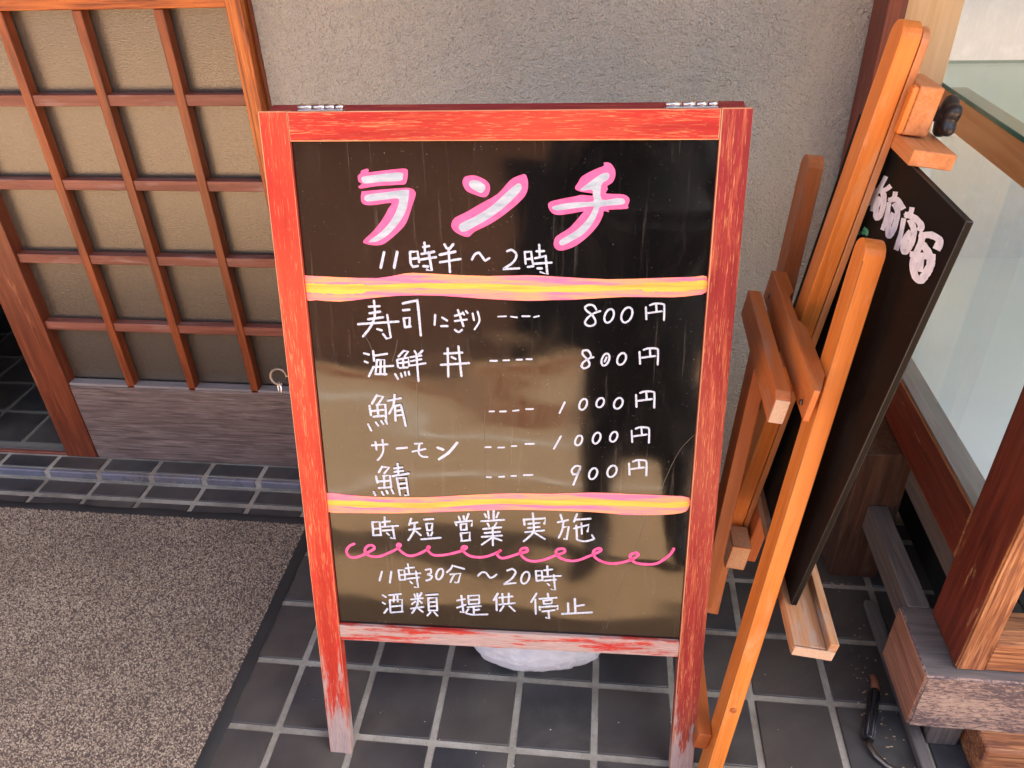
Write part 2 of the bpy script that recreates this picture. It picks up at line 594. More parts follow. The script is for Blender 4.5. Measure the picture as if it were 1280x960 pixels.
CHARACTERS = [(50,[[1606,9288,1542,9065]]),(50,[[1798,9294,1739,9067]]),(46,[[1984,9295,1985,9151,1998,9106],[1984,9295,2093,9305,2109,9152],[1993,9196,2107,9210],[2015,9082,2088,9094],[2201,9430,2202,9306],[2180,9368,2265,9383],[2152,9269,2334,9303],[2111,9185,2358,9226],[2256,9297,2291,9030,2219,9044],[2170,9095,2239,9090]]),(46,[[2488,9406,2516,9353],[2614,9410,2552,9339],[2414,9259,2641,9306],[2413,9151,2709,9202],[2543,9353,2553,9011]]),(44,[[2876,9195,2921,9270,2981,9294,3028,9228,3063,9179,3123,9215]]),(41,[[3382,9316,3441,9336,3507,9286,3499,9208,3433,9134,3315,9060,3551,9074]]),(41,[[3630,9307,3643,9142],[3630,9307,3721,9313,3741,9167],[3649,9205,3727,9216],[3675,9097,3753,9108],[3834,9411,3844,9246],[3799,9320,3902,9324],[3776,9222,3928,9256],[3747,9143,4010,9163],[3928,9247,3953,8995,3855,9026],[3812,9079,3874,9080]]),(45,[[1407,8570,1405,8358,1334,8185,1202,8024],[1325,8482,1484,8492],[1328,8382,1488,8409],[1301,8290,1528,8325],[1142,8213,1755,8263],[1593,8360,1625,8012,1560,7996,1511,8067],[1430,8142,1495,8123]]),(46,[[1836,8537,2028,8579,2056,8556,2080,8056],[1834,8434,1929,8445],[1837,8310,1849,8178],[1837,8310,1926,8326,1919,8191],[1849,8178,1935,8191]]),(40,[[2310,8371,2294,8221],[2412,8333,2483,8289],[2391,8203,2489,8205]]),(40,[[2602,8362,2710,8397],[2599,8282,2775,8309],[2650,8450,2724,8209],[2595,8150,2647,8117,2702,8152],[2720,8417,2739,8384],[2769,8438,2792,8408]]),(38,[[2865,8400,2882,8301],[2939,8430,2963,8292,2888,8161]]),(30,[[3240,8360,3356,8368]]),(30,[[3427,8363,3515,8352]]),(33,[[3592,8371,3701,8373]]),(32,[[3764,8360,3834,8379]]),(38,[[4716,8465,4638,8436,4564,8386,4509,8317,4510,8268,4568,8239,4639,8264,4651,8323,4601,8406,4515,8473,4497,8522,4551,8555,4620,8543,4659,8485]]),(38,[[4878,8497,4906,8468,4912,8412,4893,8350,4855,8305,4814,8296,4785,8325,4780,8381,4800,8443,4837,8487,4878,8497]]),(38,[[5133,8525,5167,8493,5175,8431,5154,8362,5111,8313,5063,8302,5029,8334,5021,8397,5043,8466,5086,8515,5133,8525]]),(37,[[5363,8530,5379,8356],[5420,8562,5489,8586,5604,8580,5621,8538,5629,8348],[5505,8575,5518,8463],[5393,8446,5588,8476]]),(39,[[4638,7765,4581,7749,4495,7686,4464,7624,4503,7590,4565,7616,4583,7668,4542,7738,4479,7808,4482,7863,4549,7870,4594,7820,4603,7760]]),(39,[[4843,7826,4867,7800,4871,7748,4854,7691,4822,7650,4787,7641,4763,7668,4759,7720,4777,7777,4809,7817,4843,7826],[4829,7765,4805,7703]]),(38,[[5078,7839,5106,7813,5113,7763,5095,7707,5060,7667,5021,7658,4993,7684,4987,7735,5004,7791,5039,7830,5078,7839]]),(38,[[5305,7861,5322,7680],[5364,7894,5435,7919,5552,7914,5570,7870,5577,7673],[5451,7908,5464,7792],[5336,7773,5535,7805]]),(38,[[4229,7043,4152,6866]]),(38,[[4533,7106,4557,7081,4562,7032,4545,6977,4512,6938,4477,6929,4452,6955,4448,7004,4465,7059,4498,7098,4533,7106]]),(38,[[4784,7128,4809,7106,4815,7064,4800,7018,4769,6984,4734,6977,4709,6998,4703,7040,4718,7087,4749,7120,4784,7128]]),(38,[[5056,7137,5085,7112,5093,7063,5076,7008,5041,6969,5001,6961,4972,6986,4965,7035,4982,7089,5017,7128,5056,7137]]),(38,[[5285,7188,5301,6999],[5345,7223,5417,7249,5537,7244,5555,7199,5562,6993],[5433,7237,5447,7117],[5316,7096,5520,7131]]),(41,[[4177,6480,4075,6274]]),(39,[[4476,6506,4500,6482,4504,6436,4488,6385,4458,6348,4424,6340,4401,6363,4397,6410,4413,6461,4443,6498,4476,6506]]),(39,[[4750,6562,4775,6536,4781,6485,4763,6429,4731,6388,4695,6379,4670,6405,4665,6456,4682,6513,4715,6553,4750,6562]]),(38,[[5005,6583,5030,6560,5035,6514,5020,6463,4989,6426,4955,6418,4931,6441,4925,6487,4940,6538,4971,6575,5005,6583]]),(38,[[5246,6609,5262,6423],[5305,6643,5374,6670,5490,6665,5507,6621,5514,6419],[5390,6658,5403,6540],[5277,6519,5473,6554]]),(41,[[4481,5938,4484,5984,4413,5988,4353,5911,4375,5840,4446,5860,4480,5957,4437,5819,4384,5662]]),(41,[[4714,5961,4742,5935,4748,5882,4730,5824,4695,5781,4656,5772,4629,5798,4623,5851,4641,5910,4676,5952,4714,5961]]),(40,[[5005,6016,5037,5989,5045,5934,5027,5873,4988,5829,4945,5819,4913,5846,4905,5901,4923,5962,4962,6006,5005,6016]]),(40,[[5231,6059,5246,5868],[5290,6095,5361,6123,5478,6118,5496,6072,5502,5864],[5376,6111,5390,5988],[5261,5967,5461,6003]]),(36,[[3084,6862,3152,6868]]),(36,[[3245,6866,3339,6873]]),(35,[[3446,6883,3530,6896]]),(35,[[3646,6916,3750,6923]]),(38,[[3011,6262,3093,6269]]),(38,[[3210,6262,3302,6269]]),(38,[[3421,6293,3490,6300]]),(37,[[3633,6338,3766,6346]]),(38,[[3021,5745,3084,5747]]),(38,[[3217,5757,3296,5766]]),(38,[[3410,5777,3483,5787]]),(38,[[3607,5800,3740,5812]]),(43,[[1196,7757,1271,7739],[1198,7627,1242,7611],[1246,7392,1328,7546],[1340,7797,1345,7641],[1355,7724,1551,7759],[1391,7656,1357,7463],[1322,7542,1633,7570],[1391,7656,1504,7665,1493,7428],[1447,7649,1429,7443],[1351,7431,1524,7435]]),(41,[[1808,7810,1723,7717],[1808,7806,1878,7803,1817,7719],[1699,7659,1707,7554],[1706,7669,1872,7704,1880,7579],[1791,7681,1788,7556],[1711,7613,1869,7635],[1732,7538,1854,7551],[1656,7438,1696,7360],[1747,7450,1758,7398],[1809,7473,1816,7420],[1868,7485,1874,7436],[1978,7813,2001,7762],[2098,7822,2025,7752],[1909,7715,2074,7745],[1914,7653,2072,7687],[1882,7579,2133,7626],[2001,7748,2014,7340]]),(44,[[2476,7860,2470,7414],[2639,7894,2670,7429],[2424,7777,2692,7799],[2363,7600,2790,7636],[2531,7728,2589,7698]]),(36,[[3112,7678,3211,7680]]),(36,[[3309,7688,3393,7694]]),(36,[[3505,7702,3583,7708]]),(36,[[3652,7714,3730,7717]]),(45,[[1347,7086,1261,6943],[1346,7075,1449,7067,1362,6946],[1221,6909,1231,6750],[1336,6928,1471,6938,1468,6664],[1340,6923,1350,6760],[1246,6822,1434,6850],[1271,6729,1448,6751],[1178,6600,1219,6497],[1306,6637,1337,6583],[1391,6662,1419,6614],[1460,6675,1481,6620],[1516,7004,1724,7052],[1631,7104,1600,6930,1524,6793],[1604,6919,1718,6944,1749,6760,1774,6595],[1624,6920,1620,6679],[1630,6840,1723,6857],[1631,6761,1735,6781]]),(41,[[1208,6236,1463,6262],[1272,6301,1279,6165],[1386,6338,1389,6169,1344,6053,1282,5983]]),(44,[[1605,6194,1770,6215]]),(41,[[1899,6287,2014,6297],[1854,6150,2062,6202],[1972,6289,1954,6142,1997,6075,2087,6067]]),(56,[[2258,6231,2342,6200],[2568,6324,2434,6158,2273,6032]]),(47,[[1348,5870,1290,5770],[1348,5865,1464,5862,1379,5755],[1240,5692,1254,5587],[1359,5708,1466,5723,1474,5501],[1365,5708,1366,5497],[1256,5606,1460,5630],[1269,5493,1464,5512],[1185,5419,1206,5361],[1318,5424,1341,5373],[1395,5451,1414,5400],[1482,5466,1507,5408],[1607,5936,1606,5740],[1549,5854,1677,5877],[1549,5793,1684,5817],[1513,5718,1777,5774],[1581,5681,1617,5388],[1581,5681,1731,5698,1749,5382,1698,5387],[1596,5583,1732,5605],[1602,5501,1736,5523]]),(45,[[1118,4857,1119,4612],[1118,4857,1240,4868,1246,4618],[1127,4734,1243,4747],[1119,4612,1253,4626],[1331,4963,1327,4802],[1274,4864,1413,4890],[1275,4782,1545,4812],[1282,4710,1467,4736],[1453,4808,1473,4563,1412,4581],[1353,4667,1385,4637]]),(45,[[1769,4949,1728,4832],[1753,4859,1868,4884],[1724,4742,1908,4776],[1821,4862,1802,4720,1702,4548],[1837,4722,1913,4648],[1984,4945,2132,4964],[2014,4870,2025,4748],[2014,4870,2117,4882,2100,4767],[2025,4748,2100,4759],[2029,4705,2043,4654],[2109,4716,2084,4656],[1921,4579,2242,4624]]),(45,[[2550,5020,2570,4957],[2628,5035,2638,4973],[2712,5077,2671,4962],[2490,4916,2511,4861],[2501,4916,2772,4958,2758,4864],[2579,4882,2582,4780],[2579,4882,2676,4899,2673,4797],[2582,4780,2677,4792],[2574,4716,2592,4576],[2574,4716,2726,4743,2717,4599],[2581,4575,2728,4600]]),(44,[[3032,5140,3040,5003],[3121,5156,3118,5006],[2975,5088,2997,5033],[3198,5122,3163,5033],[2917,4954,3285,4995],[3017,4918,3038,4871],[3162,4932,3127,4862],[2947,4814,3239,4860],[2968,4741,3215,4775],[2922,4668,3248,4708],[3100,4854,3099,4521],[3079,4657,2919,4526],[3124,4659,3240,4618]]),(44,[[3747,5131,3755,5050],[3603,5016,3615,4915],[3615,5011,3951,5050,3933,4948],[3675,4937,3856,4964],[3675,4863,3856,4890],[3627,4784,3929,4830],[3759,5009,3755,4789,3602,4616],[3772,4784,3942,4673]]),(43,[[4190,5122,4214,5042],[4148,4985,4310,5032],[4239,5002,4217,4837,4166,4703],[4240,4899,4324,4919,4292,4675,4255,4687],[4451,5147,4406,5009],[4429,5046,4666,5075],[4408,4887,4645,4965,4624,4841],[4525,4987,4534,4796],[4443,4943,4460,4683,4593,4661,4735,4709,4697,4776]]),(44,[[1215,3917,1163,3739]]),(44,[[1375,3925,1338,3707]]),(44,[[1499,3958,1511,3770],[1499,3958,1600,3968,1606,3789],[1512,3865,1606,3878],[1511,3770,1606,3783],[1669,4087,1679,3919],[1625,4005,1766,4030],[1612,3889,1870,3923],[1637,3804,1843,3841],[1797,3960,1821,3637,1763,3648],[1693,3753,1720,3721]]),(43,[[1962,3989,2051,4012,2047,3932,1985,3902,2066,3874,2035,3811,1963,3780]]),(43,[[2232,4025,2254,3995,2254,3936,2231,3870,2195,3822,2158,3811,2136,3841,2136,3900,2159,3967,2195,4014,2232,4025]]),(43,[[2417,4097,2384,4029,2319,3959],[2451,4085,2610,4040],[2376,3922,2550,3952,2502,3767,2452,3773],[2440,3920,2370,3774]]),(43,[[2841,3919,2902,3986,2976,3979,3031,3897,3089,3905,3147,3956]]),(43,[[3327,4044,3415,4083,3464,4019,3401,3894,3262,3776,3462,3810]]),(42,[[3660,4036,3688,4004,3692,3940,3670,3868,3630,3816,3588,3804,3560,3836,3557,3901,3579,3972,3619,4024,3660,4036]]),(42,[[3798,4059,3810,3872],[3798,4059,3896,4069,3909,3891],[3805,3967,3904,3984],[3810,3872,3914,3892],[3986,4168,3995,3982],[3933,4080,4068,4107],[3921,3959,4209,3993],[3939,3887,4131,3917],[4093,4002,4121,3713,4059,3725],[3996,3832,4021,3804]]),(44,[[1198,3448,1248,3415],[1188,3301,1227,3275],[1203,3092,1262,3179],[1310,3459,1514,3492],[1316,3363,1312,3112],[1316,3357,1531,3389,1517,3138],[1399,3478,1381,3339],[1454,3481,1453,3343],[1332,3233,1500,3262],[1317,3112,1529,3144]]),(44,[[1745,3496,1759,3442],[1870,3531,1830,3454],[1686,3391,1888,3430],[1798,3518,1787,3292,1688,3119],[1755,3359,1697,3301],[1676,3211,1892,3256],[1807,3215,1875,3152],[1827,3377,1865,3338],[1950,3499,2151,3526],[1983,3441,1983,3192],[1983,3441,2125,3462,2126,3200],[1991,3359,2121,3380],[1987,3275,2118,3297],[1983,3192,2126,3205],[2006,3160,1955,3093],[2077,3164,2126,3102]]),(44,[[2475,3413,2604,3447],[2548,3512,2573,3170,2526,3189],[2470,3269,2613,3338],[2664,3519,2672,3355],[2664,3519,2851,3542,2847,3378],[2674,3437,2849,3460],[2672,3355,2847,3378],[2646,3293,2874,3330],[2752,3313,2753,3174],[2662,3258,2608,3177,2725,3151,2983,3171],[2762,3241,2845,3263]]),(44,[[3164,3589,3094,3452],[3138,3499,3141,3254],[3240,3587,3247,3400],[3348,3599,3346,3406],[3188,3510,3410,3549],[3186,3376,3447,3420],[3257,3350,3200,3248],[3358,3356,3446,3262]]),(44,[[3811,3624,3724,3450],[3791,3505,3799,3222],[3998,3634,4006,3560],[3861,3523,4148,3562],[3924,3491,3937,3430],[3924,3491,4073,3520,4062,3445],[3937,3430,4062,3445],[3862,3375,3869,3310],[3862,3366,4174,3407,4163,3341],[3912,3282,4113,3320],[4013,3288,4026,3145,3976,3163]]),(47,[[4336,3460,4344,3268],[4446,3555,4463,3275],[4461,3408,4597,3445],[4239,3247,4737,3305]])]
PINK_OUTLINES = [[1304,10354,1348,10391,1354,10421,1444,10450,1464,10425,1455,10404,1530,10408,1885,10446,1990,10446,2014,10404,1979,10253,1872,10232,1570,10215,1335,10181,1302,10210,1349,10244,1307,10278],[1341,10133,1404,10147,1905,10188,2046,10182,2101,10143,2103,10083,2051,9946,1949,9702,1814,9561,1643,9427,1549,9390,1440,9389,1350,9407,1312,9448,1472,9594,1610,9753,1710,9910,1750,9983,1498,9953,1364,9961,1323,10021],[2773,10278,2806,10337,2876,10357,2962,10353,3082,10303,3142,10245,3152,10169,3121,10093,3060,10064,2956,10093,2835,10143,2785,10211],[2595,9695,2651,9782,2795,9852,3009,9972,3256,10109,3431,10293,3569,10360,3654,10360,3678,10193,3602,10042,3357,9836,3144,9697,2929,9592,2828,9514,2680,9562,2610,9625],[3955,9953,3993,10009,4153,10046,4341,10083,4416,10098,4556,10087,4550,10120,4415,10139,4339,10166,4324,10203,4365,10267,4419,10348,4593,10439,4703,10483,4702,10523,4785,10519,4842,10456,4863,10393,4856,10321,4821,10258,4758,10216,4768,10176,4742,10121,4827,10112,4976,10106,5042,10075,5068,10029,5047,9956,5039,9915,4797,9899,4798,9868,4722,9880,4714,9824,4652,9693,4523,9540,4354,9405,4201,9342,4105,9336,4047,9384,4042,9461,4083,9538,4235,9634,4329,9729,4421,9842,4443,9876,4232,9841,4099,9826,4004,9859]]
WHITE_FILLS = [[1362,10337,1527,10362,1705,10384,1926,10396,1940,10337,1902,10286,1609,10269,1430,10249,1368,10261],[1400,10090,1688,10130,1992,10165,2011,10117,1992,9997,1948,9859,1841,9702,1687,9542,1535,9453,1434,9431,1398,9448,1580,9577,1735,9736,1835,9911,1861,10040,1682,10031,1403,10004],[2864,10253,2891,10286,2978,10290,3081,10228,3079,10169,3026,10122,2923,10169,2872,10211],[2719,9695,2935,9800,3184,9956,3395,10142,3534,10250,3585,10226,3568,10143,3358,9939,3145,9784,2931,9662,2787,9591,2717,9608],[4013,9934,4154,9976,4343,10000,4568,10010,4570,10084,4554,10166,4433,10157,4399,10175,4469,10230,4615,10339,4715,10390,4780,10375,4764,10303,4683,10239,4689,10038,4903,10057,4993,10039,4981,9974,4692,9945,4647,9880,4594,9749,4465,9578,4314,9482,4162,9404,4113,9442,4161,9500,4350,9615,4499,9767,4571,9899,4573,9945,4344,9920,4079,9888]]
SQUIGGLE = (47,[780,4433,695,4384,640,4289,668,4198,748,4167,880,4208,1026,4294,1120,4364,1093,4416,1023,4412,960,4344,966,4265,1043,4208,1183,4209,1351,4283,1495,4369,1564,4443,1529,4467,1509,4409,1584,4307,1697,4247,1837,4280,1979,4365,2046,4421,2024,4438,2014,4380,2068,4304,2159,4277,2344,4304,2529,4365,2644,4423,2664,4462,2612,4470,2587,4407,2686,4307,2822,4275,2982,4295,3119,4354,3222,4416,3208,4415,3165,4348,3219,4282,3318,4292,3515,4373,3655,4427,3650,4484,3565,4468,3545,4383,3625,4279,3760,4243,3932,4280,4126,4374,4259,4436,4251,4500,4154,4487,4126,4422,4188,4334,4322,4284,4468,4291,4636,4370,4778,4447,4849,4501,4824,4538,4741,4495,4731,4403,4831,4309,5001,4261,5169,4283,5335,4348,5439,4428,5429,4478,5342,4460,5321,4383,5409,4295,5577,4275,5744,4297,5880,4402,5958,4489,6000,4582])
BANDS = [([385,8906,436,8936,926,8918,1485,8912,1819,8969,2009,8994,2522,8976,3102,8959,3676,8977,4133,8958,4812,8931,5483,8956,6013,8979,6183,8986],[6195,8764,6032,8715,5721,8682,5047,8679,4343,8629,4022,8619,3664,8602,2979,8628,2393,8662,1801,8655,1320,8606,895,8552,533,8572,376,8582]),([369,5366,686,5350,1212,5327,1973,5349,2610,5410,3035,5448,3418,5477,4051,5494,4689,5540,5298,5536,5877,5530,6185,5507],[6174,5310,6080,5236,5786,5188,5314,5168,5139,5168,4711,5193,4054,5195,3415,5183,3107,5163,2209,5090,1590,5042,1191,5026,657,5011,403,5015,363,5161])]
SCRATCHES = [[6227,6617,6008,6346,5861,6005,5717,5545],[5540,5156,5426,4644,5271,4114,5123,3568,4985,3005],[1219,8054,1294,7906,1354,7718],[1725,7976,1677,7788,1619,7635],[3013,6892,3000,6249,2996,5411],[1980,7283,1951,6215]]
EASEL_MAP = [-0.0022697, -0.0009163, 0.1457471, 0.0008983, -0.0007215, 0.9991257]
EASEL_WHITE = [(59,[-417,-528,-480,-481,-508,-403,-469,-341,-488,-247,-542,-169,-566,-192]),(47,[-292,-516,-355,-403,-433,-278,-488,-56]),(47,[-409,-380,-316,-333,-225,-383]),(56,[-391,-348,-331,-294,-319,-184,-355,-28,-409,34,-431,-12,-417,-122,-370,-247]),(44,[-164,-302,-183,-231,-253,-177]),(53,[-253,-192,-144,-200,-66,-75]),(44,[-245,-169,-277,19,-336,191]),(53,[-183,-153,-136,-44,-175,144,-241,261,-261,206,-238,81,-183,-28]),(44,[39,-98,20,-28,-50,11]),(53,[-50,-12,52,19,138,112,114,183]),(44,[-58,34,-97,238,-156,428]),(53,[12,50,59,175,25,331,-47,438,-66,378,-31,269,28,191]),(56,[156,198,130,331,52,503]),(59,[153,230,247,222,328,277,294,378]),(53,[12,456,286,464]),(62,[91,456,52,550,67,691,122,738,192,644,239,519,200,394,145,323]),(47,[122,644,138,488])]
EASEL_GREEN = [(41,[-691,144,-667,238,-644,253]),(38,[-597,175,-542,222,-566,269]),(34,[-628,222,-589,256])]

# ================================================================== SETTING
# far ground
bm = bmesh.new()
bmesh.ops.create_grid(bm, x_segments=8, y_segments=8, size=150)
me = bpy.data.meshes.new('ground'); bm.to_mesh(me); bm.free()
g = link('ground', me, None, (M['earth'],)); g.location = (0, 0, -.06); tag(g, kind='structure')


def slab(name, x, y, z, mat, kind='structure'):
    o = abox(name, None, x, y, z, (mat,), 0, 0.0)
    if kind: tag(o, kind=kind)
    return o


slab('pavement', (-25, 25), (-1.95, -.455), (-.05, -.004), M['pavement'])
for k in range(10):
    pass
kerb = slab('kerb', (-25, 25), (-2.10, -1.953), (-.055, 0.0), M['kerb'])
slab('road', (-25, 25), (-6.3, -2.103), (-.055, -.04), M['road'])
slab('road_line', (-25, 25), (-4.45, -4.25), (-.0399, -.036), M['paint_white'])
slab('far_kerb', (-25, 25), (-6.45, -6.303), (-.055, .06), M['kerb_far'])
slab('far_pavement', (-25, 25), (-7.6, -6.453), (-.055, .055), M['pavement'])

P = 0.15
floor = slab('tiled_floor', (-2.1, 2.4), (-.45, .667), (-.05, -.0025), M['grout'])
step = slab('door_step', (-2.1, 1.04), (.6702, .762), (-.05, .0215), M['grout'])


def tile_obj(name, parent, me, loc, mats, jit=.6):
    o = link(name, me, None, mats)
    mt = Matrix.Translation(loc) @ Matrix.Rotation(math.radians(random.uniform(-jit, jit) * .5), 4, 'X') @ Matrix.Rotation(math.radians(random.uniform(-jit, jit) * .5), 4, 'Y')
    return put(o, parent, mt)


GR = .0135
tm = box_mesh(P - GR, P - GR, .012, .0016, 1)
tm_cut = box_mesh(P - GR, .0485, .012, .0016, 1)
for i in range(-8, 16):
    for j in range(-3, 4):
        tile_obj('tile', floor, tm, (i * P + P / 2, j * P + P / 2, -.006 + .0012), (M['tile'], M['tile']))
    if i < 9: tile_obj('tile', floor, tm_cut, (i * P + P / 2, .6345, -.006 + .0012), (M['tile'], M['tile']))
tm_step = box_mesh(P - GR, .0475, .010, .0016, 1)
tm_nose = box_mesh(P - GR, .012, .0225, .0035, 3)
for i in range(-13, 7):
    tile_obj('tile', step, tm_step, (i * P + P / 2, .7090, .0190), (M['tile'], M['tile']), .3)
    tile_obj('nosing_tile', step, tm_nose, (i * P + P / 2, .6745, .0125), (M['nosing_sky'], M['nosing_sky']), .2)

# interior seen through the open door
inner = slab('interior_floor', (-3.2, 1.0), (.7625, 3.1), (-.05, .0215), plain('dim_grout', (.16, .155, .13), .9, var=.3))  # grout darkened, indoor shade put into its colour
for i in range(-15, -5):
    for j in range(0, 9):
        tile_obj('tile', inner, tm, (i * P + P / 2, .78 + j * P + P / 2, .0180), (M['tile_in_dim'], M['tile_in_dim']), .3)
track = thing('door_track', (-1.5, .75, .022), 'worn pale wooden sliding track across the open doorway', 'door track')
abox('rail', track, (-2.1, -.878), (.7395, .7480), (.0220, .0300), (M['door_rail'],), 0, .001)
abox('rail', track, (-2.1, -.878), (.7520, .7595), (.0220, .0290), (M['case_grey'],), 0, .001)

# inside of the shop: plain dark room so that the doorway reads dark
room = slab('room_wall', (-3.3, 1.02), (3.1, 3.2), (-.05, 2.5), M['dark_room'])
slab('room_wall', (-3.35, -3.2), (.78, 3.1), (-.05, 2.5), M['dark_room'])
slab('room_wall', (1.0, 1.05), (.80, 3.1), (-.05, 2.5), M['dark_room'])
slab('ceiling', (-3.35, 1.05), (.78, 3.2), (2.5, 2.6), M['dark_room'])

# ------------------------------------------------------------------ stucco wall (with true relief)
def stucco_wall():
    x0, x1, z0, z1 = -.099, 1.041, .0225, 1.35
    nx, nz = 330, 390
    verts, faces = [], []
    for k in range(nz + 1):
        z = z0 + (z1 - z0) * k / nz
        for i in range(nx + 1):
            x = x0 + (x1 - x0) * i / nx
            h = mnoise.noise(V((x * 95, z * 95, 0))) * .0011 + mnoise.noise(V((x * 190, z * 190, 5))) * .0008
            verts.append((x, .760 - h, z))
    for k in range(nz):
        for i in range(nx):
            a = k * (nx + 1) + i
            faces.append((a, a + 1, a + nx + 2, a + nx + 1))
    o = link('stucco_wall', poly_mesh('stucco', verts, faces, True), None, (M['stucco'],))
    return tag(o, 'rough sprayed grey stucco wall between the lattice door and the display window', 'wall')


wall = stucco_wall()
abox('wall_core', wall, (-.099, 1.041), (.7635, .86), (-.05, 2.5), (M['plaster'],), 0, 0)
abox('upper_wall', wall, (-.099, 1.041), (.7600, .7632), (1.3503, 2.5), (M['stucco'],), 0, 0)

# ------------------------------------------------------------------ sliding lattice door
door = thing('lattice_door', (-.49, .745, .024), 'brown wooden lattice sliding door with frosted panes and grey kick board', 'sliding door')
D0, D1 = .7370, .7700
abox('stile', door, (-.877, -.786), (D0 - .004, D1), (.0245, 1.95), (M['door_stile'],), 2, .0025)
abox('bottom_panel', door, (-.7855, -.1415), (D0 - .0015, D1 - .005), (.0245, .262), (M['kick'], M['kick']), 0, .003)
abox('panel_ledge', door, (-.7855, -.1415), (D0 + .0005, D1 - .006), (.2622, .270), (M['sill_grey'], M['sill_grey']), 0, .002)
BX = [(-.614, .020), (-.448, .020), (-.280, .020)]
for x, w_ in BX:
    abox('lattice_bar', door, (x - w_ / 2, x + w_ / 2), (D0 + .0005, D0 + .0275), (.2605, 1.1495), (M['door'], M['door']), 2, .002)
RZ = [.980, .800, .621, .440]
for z in RZ:
    abox('lattice_rail', door, (-.7855, -.1415), (D0 + .004, D0 + .0265), (z - .0115, z + .0115), (M['door_rail'], M['door_rail']), 0, .0015)
zs = [.2705] + sorted(RZ) + [1.1495]
xs = [-.7855] + [b_[0] for b_ in BX] + [-.1415]
for a_, c_ in zip(xs[:-1], xs[1:]):
    for e_, f_ in zip(zs[:-1], zs[1:]):
        pass
pane = abox('pane', door, (-.7855, -.1415), (D0 + .0305, D0 + .0328), (.2705, 1.1500), (M['frosted'],), 0, 0)
abox('top_rail', door, (-.7855, -.1415), (D0 - .0005, D1), (1.1505, 1.235), (M['door_orange'], M['door_orange']), 0, .002)
for z in (1.40, 1.60, 1.80):
    abox('lattice_rail', door, (-.7855, -.1415), (D0 + .004, D0 + .0265), (z - .0115, z + .0115), (M['door_rail'],), 0, .0015)
abox('upper_pane', door, (-.7855, -.1415), (D0 + .0305, D0 + .0328), (1.2355, 1.95), (M['frosted'],), 0, 0)
leaf = thing('added_plank_door', (-1.65, .80, .024), 'unseen plank sliding door added at far left to keep daylight out of the interior', 'sliding door')  # unseen leaf added to narrow the opening and block light
for k in range(6):
    abox('plank', leaf, (-2.14 + k * .163, -1.982 + k * .163), (.790, .812), (.0235, 2.0), (M['door_stile'],), 2, .002)
abox('rail', leaf, (-2.14, -1.165), (.780, .7895), (.30, .38), (M['door'],), 0, .002)
abox('rail', leaf, (-2.14, -1.165), (.780, .7895), (1.20, 1.28), (M['door'],), 0, .002)
frame = thing('door_frame', (-.12, .745, .024), 'orange brown door frame post with bold grain beside the stucco wall', 'door frame')
abox('post', frame, (-.1410, -.1085), (D0 - .006, .800), (.0245, 2.2), (M['door_orange'], M['door_orange']), 2, .002)
abox('lintel', frame, (-2.3, -.1415), (D0 - .006, .800), (1.9525, 2.1), (M['door'],), 0, .002)
abox('transom', frame, (-2.3, -.0995), (.7645, .80), (2.1005, 2.5), (M['plaster'],), 0, 0)
abox('post', frame, (-.1080, -.0995), (.7565, .798), (.0245, 2.2), (M['door_stile'],), 2, .001)  # dark strip in place of the shadow between post and wall
abox('wall_strip', frame, (-3.35, -2.12), (.7645, .80), (-.05, 2.5), (M['plaster'],), 0, 0)

# ------------------------------------------------------------------ entrance mat
mat = thing('entrance_mat', (-.9, 0, 0), 'grey brown loop pile entrance mat with black rubber border', 'mat')
XR, YT, XL, YB = -.098, .568, -1.90, -.44
def rot_edge(x, y): return (x - .012 * (y / .5) * (1 if x > -.5 else 0), y + .004 * math.sin(x * 22) * (1 if y > .5 else 0) - (x + .1) * -.004, 0)
def mat_border():
    verts, faces = [], []
    prof = [(0, .0012), (.004, .0052), (.022, .0062), (.027, .0044)]
    path = []
    n = 60
    for k in range(n + 1): path.append((XR, YB + (YT - YB) * k / n, -1, 0, k == n))
    for k in range(1, n + 1): path.append((XR + (XL - XR) * k / n, YT, 0, -1, False))
    for idx, (x, y, dx, dy, corner) in enumerate(path):
        if corner: dx, dy = -1, -1
        for d, h in prof:
            wob = .0016 * math.sin(idx * .9) + .001 * math.sin(idx * 2.3)
            verts.append((x + dx * (d + (wob if d == 0 else 0)), y + dy * (d + (wob if d == 0 else 0)), h + (.0022 * (1 + math.sin(idx * .7)) if d == 0 and dy else 0)))
    for i in range(len(path) - 1):
        for k in range(3):
            a = i * 4 + k
            faces.append((a, a + 4, a + 5, a + 1))
    return poly_mesh('border', verts, faces, True)
o = link('rubber_border', mat_border(), None, (M['rubber'],)); put(o, mat, Matrix.Identity(4))


def carpet_mat(name, tufts):
    t = NT(name)
    if tufts:
        at = t.n('ShaderNodeAttribute', attribute_name='tone')
        c = t.ramp(at.outputs['Fac'], [(0, (.10, .070, .068)), (.28, (.185, .132, .105)), (.55, (.34, .26, .195)), (.8, (.50, .405, .31)), (1, (.70, .61, .49))])
        big = t.noise(t.coord((1, 1, 1), rnd=False), 4, 4)
        c = t.mix(t.rng(big, .45, .75, 0, .35), c, (.10, .07, .055))
    else:
        c = (.10, .075, .065)
    t.out(c, .95)
    return t.m


abox('backing', mat, (XL + .02, XR - .0255), (YB, YT - .0255), (.0010, .0040), (carpet_mat('carpet_back', False),), 0, 0)


